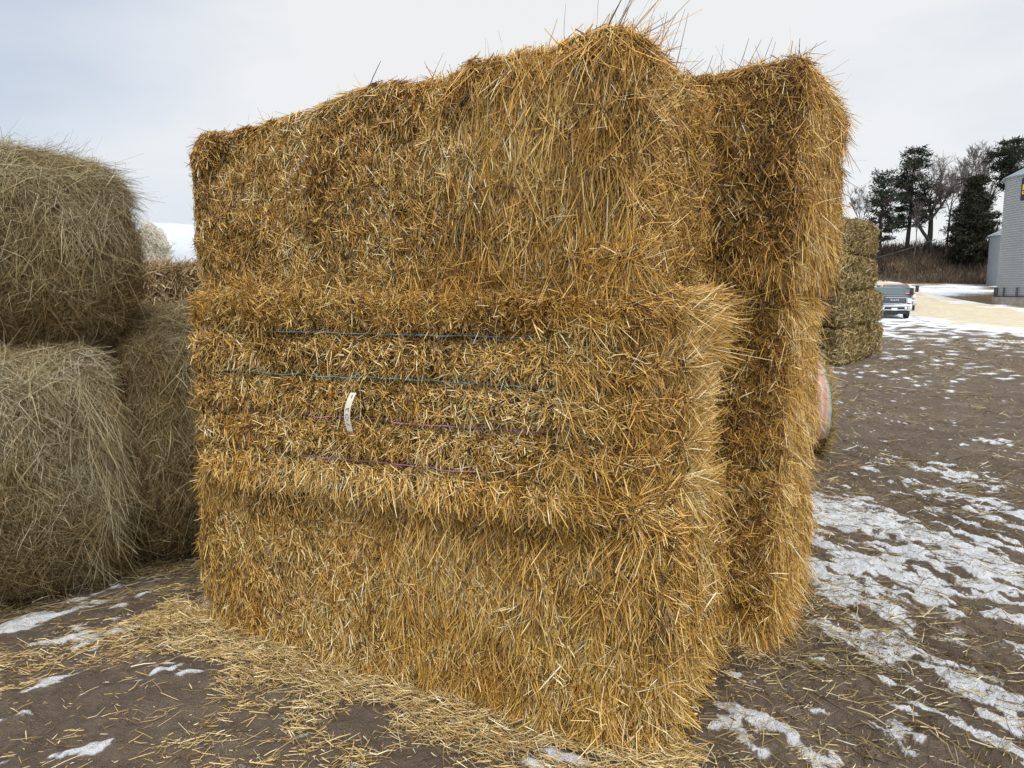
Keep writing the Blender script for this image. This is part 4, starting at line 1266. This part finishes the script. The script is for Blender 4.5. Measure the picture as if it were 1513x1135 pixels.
# brush on the bank
M['brush'] = straw_mat('brown_brush', [(0, (.030, .020, .016)), (.5, (.088, .064, .050)), (1, (.21, .163, .125))], .9, .1)
pl = Pile()
n = 42000
X = rng.uniform(20, 95, n); E = 83 - .22 * (X - 40); Y = E + rng.uniform(-3.0, 16, n)
k = (X / Y > .48) & (X / Y < .95); X, Y, E = X[k], Y[k], E[k]; n = len(X)
d = norm(np.stack([rng.normal(size=n) * .35, rng.normal(size=n) * .35, np.ones(n)], -1))
hgt = rng.uniform(.4, 1.5, n) * (.45 + .55 * sstep(-2, 3, Y - E)) * (1 + .5 * noise(X * .3, Y * .3, 0, 601))
tt = .42 + .2 * rng.normal(size=n) + .22 * (1 - sstep(-1, 4, Y - E)) + .2 * noise(X * .25, Y * .4, 0, 602)
pl.straws(np.stack([X, Y, terrain(X, Y) - .05], -1), d, hgt, rng.uniform(.02, .06, n), tt, 0, .12, 0, .3)
tag(link('dry_brush', pl.mesh('dry_brush', [M['brush']])), 'brown winter brush covering the bank under the trees', 'brush', kind='stuff')

# ------------------------------------------------------------------ sky and sun
SUN_AZ, SUN_EL = R(162), R(56)         # azimuth clockwise from +y: behind the camera
w = bpy.data.worlds.new('World'); scene.world = w; w.use_nodes = True
nt = w.node_tree; nt.nodes.clear()
outn = nt.nodes.new('ShaderNodeOutputWorld')
sky = nt.nodes.new('ShaderNodeTexSky'); sky.sky_type = 'NISHITA'; sky.sun_disc = False
sky.sun_elevation = SUN_EL; sky.sun_rotation = SUN_AZ
bg1 = nt.nodes.new('ShaderNodeBackground'); bg1.inputs['Strength'].default_value = .10
nt.links.new(sky.outputs[0], bg1.inputs['Color'])
tc = nt.nodes.new('ShaderNodeTexCoord'); vec = tc.outputs['Generated']
sp = nt.nodes.new('ShaderNodeSeparateXYZ'); nt.links.new(vec, sp.inputs[0])
mp = nt.nodes.new('ShaderNodeMapping'); mp.inputs['Scale'].default_value = (1, 1, 2.6); mp.inputs['Location'].default_value = (3.1, .4, .2); nt.links.new(vec, mp.inputs['Vector'])
n1 = nt.nodes.new('ShaderNodeTexNoise'); n1.inputs['Scale'].default_value = 1.7; n1.inputs['Detail'].default_value = 6; n1.inputs['Roughness'].default_value = .48
nt.links.new(mp.outputs['Vector'], n1.inputs['Vector'])
# warm thin patch where the light comes through, bluer towards the left horizon
dot = nt.nodes.new('ShaderNodeVectorMath'); dot.operation = 'DOT_PRODUCT'; nt.links.new(vec, dot.inputs[0])
gv = ray(760, 20).normalized(); dot.inputs[1].default_value = gv
glow = math_n(nt, 'POWER', math_n(nt, 'MAXIMUM', dot.outputs['Value'], 0.0), 14.0)
f = math_n(nt, 'ADD', math_n(nt, 'ADD', math_n(nt, 'MULTIPLY', n1.outputs['Fac'], 1.5), math_n(nt, 'MULTIPLY', glow, .30)), math_n(nt, 'MULTIPLY', sp.outputs['X'], .22))
cl = ramp(nt, [(.44, (.61, .68, .805)), (.68, (.78, .83, .90)), (.88, (.93, .94, .95))], f)
cl = mix_col(nt, math_n(nt, 'MULTIPLY', glow, .42), cl, (.93, .925, .90))
# extra brightness added to the unseen sky behind the camera, lighting the bale faces
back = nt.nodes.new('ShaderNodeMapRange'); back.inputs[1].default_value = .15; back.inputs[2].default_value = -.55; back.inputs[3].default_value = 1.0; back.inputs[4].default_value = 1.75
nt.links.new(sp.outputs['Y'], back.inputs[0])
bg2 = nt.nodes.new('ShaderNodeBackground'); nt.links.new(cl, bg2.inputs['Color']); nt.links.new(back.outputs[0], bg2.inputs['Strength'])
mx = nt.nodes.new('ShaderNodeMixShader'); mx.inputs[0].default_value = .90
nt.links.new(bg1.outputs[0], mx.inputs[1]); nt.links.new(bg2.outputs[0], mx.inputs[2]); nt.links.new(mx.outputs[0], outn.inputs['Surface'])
sl = bpy.data.lights.new('sun', 'SUN'); sl.energy = 2.2; sl.angle = R(22); sl.color = (1, .955, .88)
so = bpy.data.objects.new('sun', sl); COL.objects.link(so)
sd = Vector((math.sin(SUN_AZ) * math.cos(SUN_EL), math.cos(SUN_AZ) * math.cos(SUN_EL), math.sin(SUN_EL)))
so.rotation_euler = sd.to_track_quat('Z', 'Y').to_euler()
so.location = sd * 30

scene.view_settings.view_transform = 'Standard'; scene.view_settings.look = 'None'
scene.view_settings.exposure = 0.0; scene.view_settings.gamma = 1.0; scene.view_settings.use_curve_mapping = False
scene.cycles.max_bounces = 4; scene.cycles.diffuse_bounces = 2; scene.cycles.glossy_bounces = 2
scene.cycles.use_denoising = True
